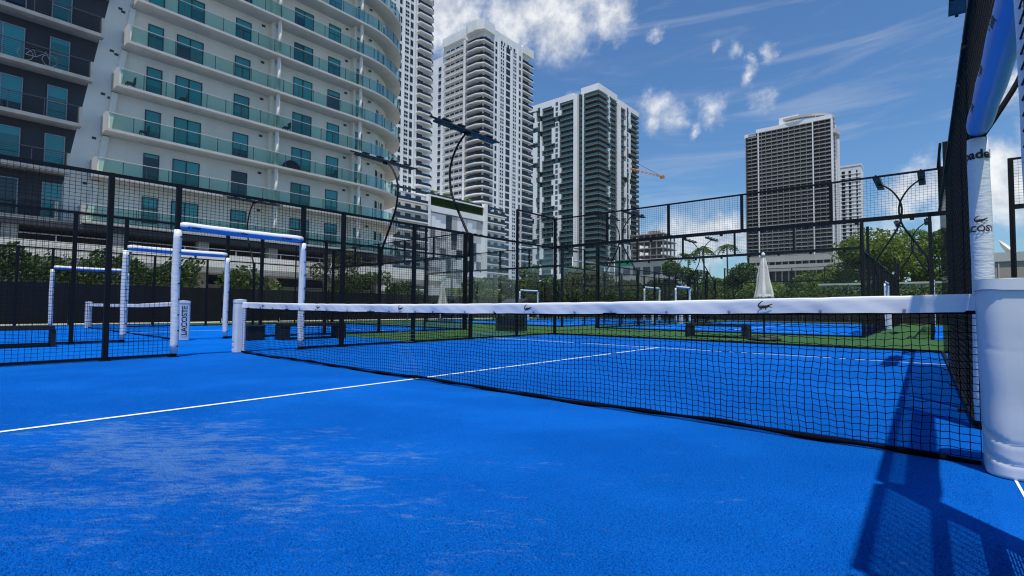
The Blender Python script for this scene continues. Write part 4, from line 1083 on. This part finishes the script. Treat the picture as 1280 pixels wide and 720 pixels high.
# podium
XP = -121.0; pod = empty('tower_podium', (XP-10, 115, 0), 'white podium block with green planted wall and balcony bands below the towers', 'building')
HP = 37.6
MB().box(XP-40, 84, 0, XP, 140, HP-6.2).build('wall', M_twhite, pod)
MB().box(XP-40, 84, HP-6.2, XP-.6, 139.9, HP-.4).build('upper_wall', M_twhite, pod)
fp_ = Face('X', XP, 84.0, 1)
for i in range(11):
    z = HP-3.3-3.05*i
    for u0, u1 in ((4, 17.2), (45, 55.6)):
        if u0 == 45: z_ = z+1.2
        else: z_ = z
        fp_.piece('balcony', M_twhite, pod, u0, u1, z_-.4, z_, 0, 1.4); fp_.piece('balcony_rail', M_trail, pod, u0, u1, z_+.01, z_+.95, 1.15, 1.25)
        for du in range(3): fp_.piece('balcony_door', M_tdark, pod, u0+1+du*4, u0+3.2+du*4, z_+.02, z_+2.2, -.02, .05)
fp_.piece('pilaster', M_twhite, pod, 17.25, 18.0, 0, HP, 0, 1.6); fp_.piece('pilaster', M_twhite, pod, 43.6, 44.9, 0, HP+1.2, 0, 1.6)
fp_.piece('green_wall', M_leafB, pod, 18.05, 43.5, HP-3.2, HP-.3, -.55, .25)
gm = MB(); q = random.Random(9)
for i in range(2200):
    u, z = q.uniform(18.1, 43.4), q.uniform(HP-3.2, HP-.3); x0, y0, x1, y1 = fp_.ext(u, u, .3+q.uniform(0, .2), 0); p = Vector((x0, y0, z)); s = .22
    gm.add([p+Vector((0, -s, 0)), p+Vector((s*.5, 0, -s)), p+Vector((0, s, 0)), p+Vector((-s*.3, 0, s))], [(0, 1, 2, 3)])
gm.build('planting', M_leafB, pod, kind='stuff')
fp_.piece('cornice', M_twhite, pod, 18.01, 43.55, HP-.29, HP+.15, -.5, .9); fp_.piece('cornice', M_twhite, pod, 18.01, 43.55, HP-5.2, HP-3.25, -.5, .8)
q = random.Random(21)
for r in range(8):
    for c in range(11):
        z = HP-10.2-3.3*r; u = 18.6+c*2.45; 
        if u+2.4 > 43.5: continue
        mm = q.choices([M_twhite, M_twhite, M_twhite, M_tshade, M_pgrey, M_tdark], [5, 5, 5, 3, 2, 1.6])[0]
        fp_.piece('facade_panel', mm, pod, u, u+2.38, z, z+(4.6 if r == 0 else 3.2), .02, q.choice([.25, .4, .55]))
for i in range(20): fp_.piece('roof_rail', M_trail, pod, 4+2.6*i, 6.5+2.6*i, HP+.2 if 18 < 4+2.6*i < 43 else HP+.3, HP+1.1, -.45, -.4)
for i, (u, v) in enumerate([(541, 243), (557, 248), (584, 252)]):
    p = atX(u, v, XP-6); palm(p.x, p.y, HP-.4, 3.6, ('palm', 'low fan palm', 'leaning palm')[i]+' on the podium roof '+('beside the left tower', 'between the two white towers', 'below the corner balconies')[i], 60+i, 16, 2.6, 'palms on the podium roof')

# ------------------------------------------------------------------ teal tower
XC, YC = -133.6, 231.5; HC = dep(748, 101, 269).z; nC = 39; FLC = (HC-4)/nC
tC = empty('teal_tower', (XC-20, YC+20, 0), 'dark teal glass tower with broken white vertical panels and white roof band', 'tower')
MB().box(XC-58, YC+1.6, 0, XC-1.6, YC+48, HC-1).build('wall', M_cdark, tC)
fl_ = Face('Y', YC+1.6, XC-1.6, -1); frc = Face('X', XC-1.6, YC+1.6, 1)
for nm, f, u0, u1, z0 in (('roof_band', fl_, 14.6, 56, HC-3.6), ('roof_band', fl_, -1.6, 9.6, HC-2.4), ('roof_band', frc, 0.001, 19.4, HC-2.4), ('roof_band', frc, 21.0, 46.6, HC-4.2)):
    f.piece(nm, M_twhite, tC, u0, u1, z0, z0+3.6, -.6, 1.7)
for f, u0, u1 in ((fl_, 11.6, 14.5), ): f.piece('pilaster', M_twhite, tC, 12.0, 14.5, 0, HC-1.2, 0, 1.9)
fl_.piece('pilaster', M_twhite, tC, 7.7, 8.5, 0, HC-1.6, 0, 1.9)
frc.piece('pilaster', M_twhite, tC, 19.5, 23.2, 0, HC-3, 0, 2.0)
q = random.Random(4)
pan = MB(); win = MB(); 
for i in range(nC):
    z = HC-4.6-FLC*i
    for f, stacks in ((fl_, ((-1.6, 7.6, 2.0), (15, 24, 1.6), (28, 36.5, 1.5), (43, 52, 1.4))), (frc, ((-1.6, 9, 1.9), (11.5, 19.4, 1.3), (24, 29, 1.3), (36, 46.6, 1.8)))):
        for (u0, u1, d) in stacks:
            if i % 1 == 0:
                s_ = f.piece('balcony', M_pgrey, tC, u0, u1, z-.3, z-.02, 0, d)
                f.piece('balcony_rail', M_cteal, tC, u0, u1, z-.01, z+1.05, d-.12, d-.04)
    for f, cols in ((fl_, (9.2, 16.5, 19.5, 25.2, 30, 33.5, 38.2, 41, 45, 48.5)), (frc, (2, 5.5, 10.2, 13, 16.4, 25, 31, 33.5, 39, 43))):
        for u in cols: f.box(win, u, u+1.7, z+.2, z+2.3, -.1, .3 if u not in (38.2, 25.2, 31, 10.2) else 1.8)
    for f, cols in ((fl_, ((24.0, 28.2), (36.6, 38.1), (40.0, 43.2), (52.4, 55))), (frc, ((9.4, 11.4), (29.4, 30.8), (32.6, 35.6)))):
        for (u0, u1) in cols:
            if q.random() < .13: continue
            a_ = u0+(q.choice([0, 0, .9, -1.2, -1.2])); c_ = u1+(q.choice([0, 0, 0, 1.4, -1.0])) if u1-u0 > 2 else u1
            f.box(pan, a_, c_, z-.02, z+FLC-.02, 0, 1.75)
pan.build('white_panel_grid', M_twhite, tC, kind='stuff'); win.build('window_grid', M_cteal, tC, kind='stuff')
piece('hoist_mast', M_orange, tC, XC-.4, YC+47.9, 6, XC+.3, YC+48.6, 62)

# ------------------------------------------------------------------ unfinished building and crane
P0 = dep(822, 290, 210); Xk, Yk = P0.x+2.5, P0.y; HK = P0.z
uc = empty('unfinished_building', (Xk-8, Yk+5, 0), 'grey concrete building shell under construction with open floors', 'building')
for i in range(12):
    z = HK-.4-3.0*i
    if z < 1: break
    MB().box(Xk-15, Yk, z-.35, Xk, Yk+14, z).build('floor_slab', M_conc, uc)
    for j in range(6):
        piece('column', M_conc, uc, Xk-14.6+j*2.8, Yk+.3, z-3.0, Xk-14.1+j*2.8, Yk+.8, z-.351)
    for j in range(4): piece('column', M_conc, uc, Xk-.8, Yk+1+j*3.8, z-3.0, Xk-.3, Yk+1.5+j*3.8, z-.351)
    if i > 3:
        piece('block_wall', M_tshade, uc, Xk-11, Yk+.9, z-3.0, Xk-1, Yk+1.2, z-.36)
        for j in range(3): piece('opening', M_tdark, uc, Xk-10+3*j, Yk+.82, z-2.3, Xk-8.9+3*j, Yk+.91, z-.9); piece('opening', M_tdark, uc, Xk-.28, Yk+2+j*3.8, z-2.3, Xk-.22, Yk+3.2+j*3.8, z-.9)
        piece('block_wall', M_tshade, uc, Xk-.6, Yk+1.6, z-3.0, Xk-.29, Yk+13, z-.36)
piece('core', M_conc, uc, Xk-9, Yk+5, 0, Xk-5, Yk+9, HK+1.5)
for j in range(12): piece('rebar_post', M_red, uc, Xk-14.8+1.3*j, Yk+.1, HK-.39, Xk-14.7+1.3*j, Yk+.2, HK+.9)
pa, pb = dep(797, 213, 300), dep(828, 221, 300)
cr = empty('tower_crane', (pa.x-3, pa.y, 0), 'orange crane arm reaching out from behind the teal tower', 'crane')
mb = MB(); dirv = (pb-pa); st = pa-dirv*0.6
for k in range(11):
    a_, c_ = st+dirv*1.6*k/11, st+dirv*1.6*(k+1)/11
    for off in (Vector((0, .5, .6)), Vector((0, .5, -.6)), Vector((.6, -.5, 0))): mb.tube([a_+off*.7, c_+off*.7], .11, 4)
    mb.tube([a_+Vector((0, .5, -.6)), c_+Vector((0, .5, .6))], .12, 4); mb.tube([a_+Vector((0, .5, .6)), c_+Vector((.6, -.5, 0))], .12, 4)
jb = mb.build('jib', M_orange, cr)
MB().box(pb.x-1.1, pb.y-.9, pb.z-.9, pb.x+1.0, pb.y+.9, pb.z+.6).build('counterweight', M_orange, cr)
MB().tube([st, Vector((st.x, st.y, 0))], 1.0, 4, ph=math.pi/4).build('mast', M_orange, cr)
MB().tube([pb, pa+(pa-pb)*.2+Vector((0, 0, 5))], .10, 4).build('tie_rope', M_steel, cr)

# ------------------------------------------------------------------ hotel slab tower
YD, XD = 388.7, -47.1; nD = 33; HD = 131.0
tD = empty('hotel_tower', (XD-27, YD+18, 0), 'wide dark gridded hotel tower with curved white roof canopy', 'tower')
MB().box(XD-54.5, YD+2.2, 0, XD-.6, YD+36, HD).build('wall', M_hglass, tD)
fd = Face('Y', YD+2.2, XD, -1)      # u runs left from the right corner
FD = (HD-40)/nD*1.0
us = [3.6, 7.2, 10.8, 14.9, 18.6, 22.2, 25.8, 29.6, 33.2, 36.9, 40.6, 43.4, 46.3, 50.2, 54.4]
for i in range(nD+1):
    z = HD-FD*i
    sl_ = MB(); f0 = fd.ext(.3, 54.8, -.2, 2.2); 
    sl_.prism([(XD-.2, YD+2.4), (XD-.2, YD+.3), (XD-10, YD-.2), (XD-11, YD+.5), (XD-45, YD+.5), (XD-46, YD-.1), (XD-52, YD+.2), (XD-55.2, YD+2.4)], z-.42, z)
    sl_.build('floor_slab', M_dslab, tD)
    if i: fd.piece('balcony_rail', M_hrail, tD, .5, 54.2, z+.01, z+.8, 1.55, 1.62)
for u in us: fd.piece('dividing_wall', M_dslab, tD, u-.12, u+.12, 38, HD-.45, .05, 1.5)
for u in (10.9, 45.6): fd.piece('pier', M_twhite, tD, u-.35, u+.35, 38, HD-.1, -.1, 2.05)
fd.piece('pier', M_twhite, tD, -.6, .25, 0, HD+1, -.2, 2.1)
frd = Face('X', XD-.6, YD+2.2, 1)
frd.piece('side_wall', M_twhite, tD, 0, 5, 30, HD, 0, .9); frd.piece('side_wall', M_twhite, tD, 12, 18, 30, HD, 0, .9); frd.piece('side_wall', M_twhite, tD, 26, 33.6, 30, HD-6, 0, .9)
for i in range(nD): frd.piece('side_balcony', M_dslab, tD, 5.1, 11.9, HD-FD*i-.4, HD-FD*i, 0, 1.2)
fd.piece('roof_band', M_twhite, tD, 0, 47, HD+.05, HD+2.6, -1, 1.6); fd.piece('roof_band', M_twhite, tD, 47.1, 55, HD-2.4, HD+.3, -1, 1.6)
fd.piece('plant_room', M_twhite, tD, 20, 32.5, HD+2.61, HD+8.6, -14, -2)
mb = MB()     # curved canopy on the roof's right end
cen = (XD-22, YD+16); n = 40
ring = [(cen[0]+22*math.cos(-1.9+4.0*i/n), cen[1]+16.5*math.sin(-1.9+4.0*i/n)) for i in range(n+1)]; rin = [(cen[0]+18.5*math.cos(-1.9+4.0*i/n), cen[1]+13*math.sin(-1.9+4.0*i/n)) for i in range(n+1)]
mb.prism(ring+rin[::-1], HD+4.6, HD+6.2); mb.build('roof_canopy', M_tshade, tD)
mb = MB(); mb.prism([(XD-2, YD+3), (XD+1.8, YD+7), (XD+3.0, YD+14), (XD+2.0, YD+22), (XD-2, YD+26)], HD-8.5, HD-5.8); mb.build('roof_canopy', M_tshade, tD)
for i in range(7): piece('canopy_post', M_twhite, tD, ring[6+4*i][0]-1.5, ring[6+4*i][1]+1, HD+2.6, ring[6+4*i][0]-.9, ring[6+4*i][1]+1.6, HD+4.59)
for z0, z1, d in ((35.4, 39.2, 3.6), (28.6, 33.0, 5.5)): fd.piece('podium_band', M_dslab, tD, -4, 52, z0, z1, -.5, d)
for j in range(13): fd.piece('podium_column', M_dslab, tD, -3+4.2*j, -2.2+4.2*j, 10, 35.39, 1.5, 2.3)
# slimmer tower behind it
ex = dep(1050, 210, 400); ey = dep(1075, 213, 400)
tE = empty('slim_tower', (ex.x, ex.y, 0), 'slim pale tower standing just right of the hotel', 'tower')
w = (ey-ex).length*.86; HE = ex.z
MB().box(ex.x, ex.y, 0, ex.x+w, ex.y+16, HE).build('wall', M_twhite, tE)
fe = Face('Y', ex.y, ex.x, 1)
for i in range(34):
    z = HE-5.5-3.05*i
    for u, ww in ((1.0, 2.2), (5.6, 1.6), (10.6, .9)): fe.piece('window', M_tdark, tE, u, u+ww, z, z+2.2, -.1, .1)
    fe.piece('sill_band', M_twhite, tE, .3, w-.2, z-.6, z-.35, 0, .3)
MB().box(ex.x-.3, ex.y-.3, HE, ex.x+w+.3, ex.y+16.3, HE+1.2).build('parapet', M_twhite, tE)

# ------------------------------------------------------------------ low buildings, street furniture
q0, q1 = atY(1236, 322, 50), atY(1300, 322, 50)
rb = empty('roof_dish_building', (12, 55, 0), 'tan low building with satellite dish on its flat roof', 'building')
MB().box(q0.x-1.2, 50, 0, q0.x+22, 66, q0.z+.1).build('wall', M_tan, rb)
MB().box(q0.x-1.3, 49.9, q0.z-.35, q0.x+22.1, 50.3, q0.z+.35).build('coping', M_tshade, rb)
for i in range(16): piece('wall_groove', M_tshade, rb, q0.x-1+1.5*i, 49.94, 0, q0.x-.93+1.5*i, 49.99, q0.z-.36)
dp = atY(1258, 315, 52); dd = empty('satellite_dish', (dp.x, 52, q0.z+.1), 'white satellite dish tilted up on the tan roof', 'dish')
mb = MB(); ax = Vector((.72, -.2, .66)).normalized(); s1 = ax.orthogonal().normalized(); s2 = ax.cross(s1)
for j in range(5):
    for i in range(18): r = 1.0*j/4; mb.v.append(tuple(Vector((dp.x, 52, dp.z))+ax*(.35*r*r)+s1*r*math.cos(i*math.pi/9)+s2*r*math.sin(i*math.pi/9)))
for j in range(4):
    for i in range(18): mb.f.append((j*18+i, j*18+(i+1) % 18, (j+1)*18+(i+1) % 18, (j+1)*18+i))
mb.build('reflector', M_twhite, dd, True); MB().tube([(dp.x, 52, q0.z+.1), (dp.x, 52, dp.z)], .07, 8).build('mount', M_galv, dd)
MB().tube([(dp.x+.3, 52, q0.z+.1), (dp.x+.3, 52, q0.z+2.6)], .03, 6).build('antenna', M_galv, dd)
wl = empty('beige_wall', (2, 47, 0), 'beige boundary wall seen under the tall leafy trees', 'wall')
MB().box(-3, 47.5, 0, 9, 47.8, 3.1).build('wall', M_tan, wl); MB().box(-3.1, 47.4, 3.1, 9.1, 47.9, 3.25).build('coping', M_tshade, wl)
p = dep(716, 326, 75); sg = empty('signal_mast', (p.x, p.y, 0), 'grey traffic signal mast with long horizontal arm', 'traffic signal')
MB().tube([(p.x, p.y, 0), (p.x, p.y, p.z+.6)], [.17, .12], 10).build('mast', M_galv, sg, True)
pe = dep(752, 334, 82); MB().tube([(p.x, p.y, p.z), (pe.x, pe.y, p.z+.2)], [.12, .07], 8).build('arm', M_galv, sg, True)
MB().box(p.x-.3, p.y-.2, p.z-3.2, p.x+.5, p.y+.2, p.z-1.6).build('control_box', M_galv, sg)
p = dep(781, 329, 80); ss = empty('street_sign', (p.x, p.y, 0), 'small green street name sign hung above the trees', 'sign')
MB().box(p.x-1.7, p.y-.05, p.z-.5, p.x+1.5, p.y+.05, p.z+.5).build('sign_plate', M_signg, ss)
MB().tube([(p.x-1.9, p.y+.1, 0), (p.x-1.9, p.y+.1, p.z+.6)], .09, 8).build('pole', M_galv, ss, True)
p = dep(800, 332, 120); lw = empty('white_low_building', (p.x, p.y, 0), 'low white building with flat roof in front of the unfinished shell', 'building')
MB().box(p.x-8, p.y, 0, p.x+6, p.y+10, p.z+.8).build('wall', M_tshade, lw); MB().box(p.x-8.4, p.y-.6, p.z+.8, p.x+6.4, p.y+10.4, p.z+1.4).build('roof', M_twhite, lw)
for j in range(5): piece('window', M_tdark, lw, p.x-7+2.6*j, p.y-.05, p.z-2.2, p.x-5.2+2.6*j, p.y+.02, p.z-.4)
for u, v, D, lb in ((756, 335, 70, 'plain grey lamp pole beside the signal mast arm'), (887, 318, 62, 'plain pole between the trees left of the parasol')):
    p = dep(u, v, D); o = empty('street_pole', (p.x, p.y, 0), lb, 'pole')
    MB().tube([(p.x, p.y, 0), (p.x, p.y, p.z)], [.10, .06], 8).build('shaft', M_galv, o, True); MB().tube([(p.x, p.y, p.z), (p.x, p.y, p.z+.12)], [.09, .02], 8).build('cap', M_galv, o)
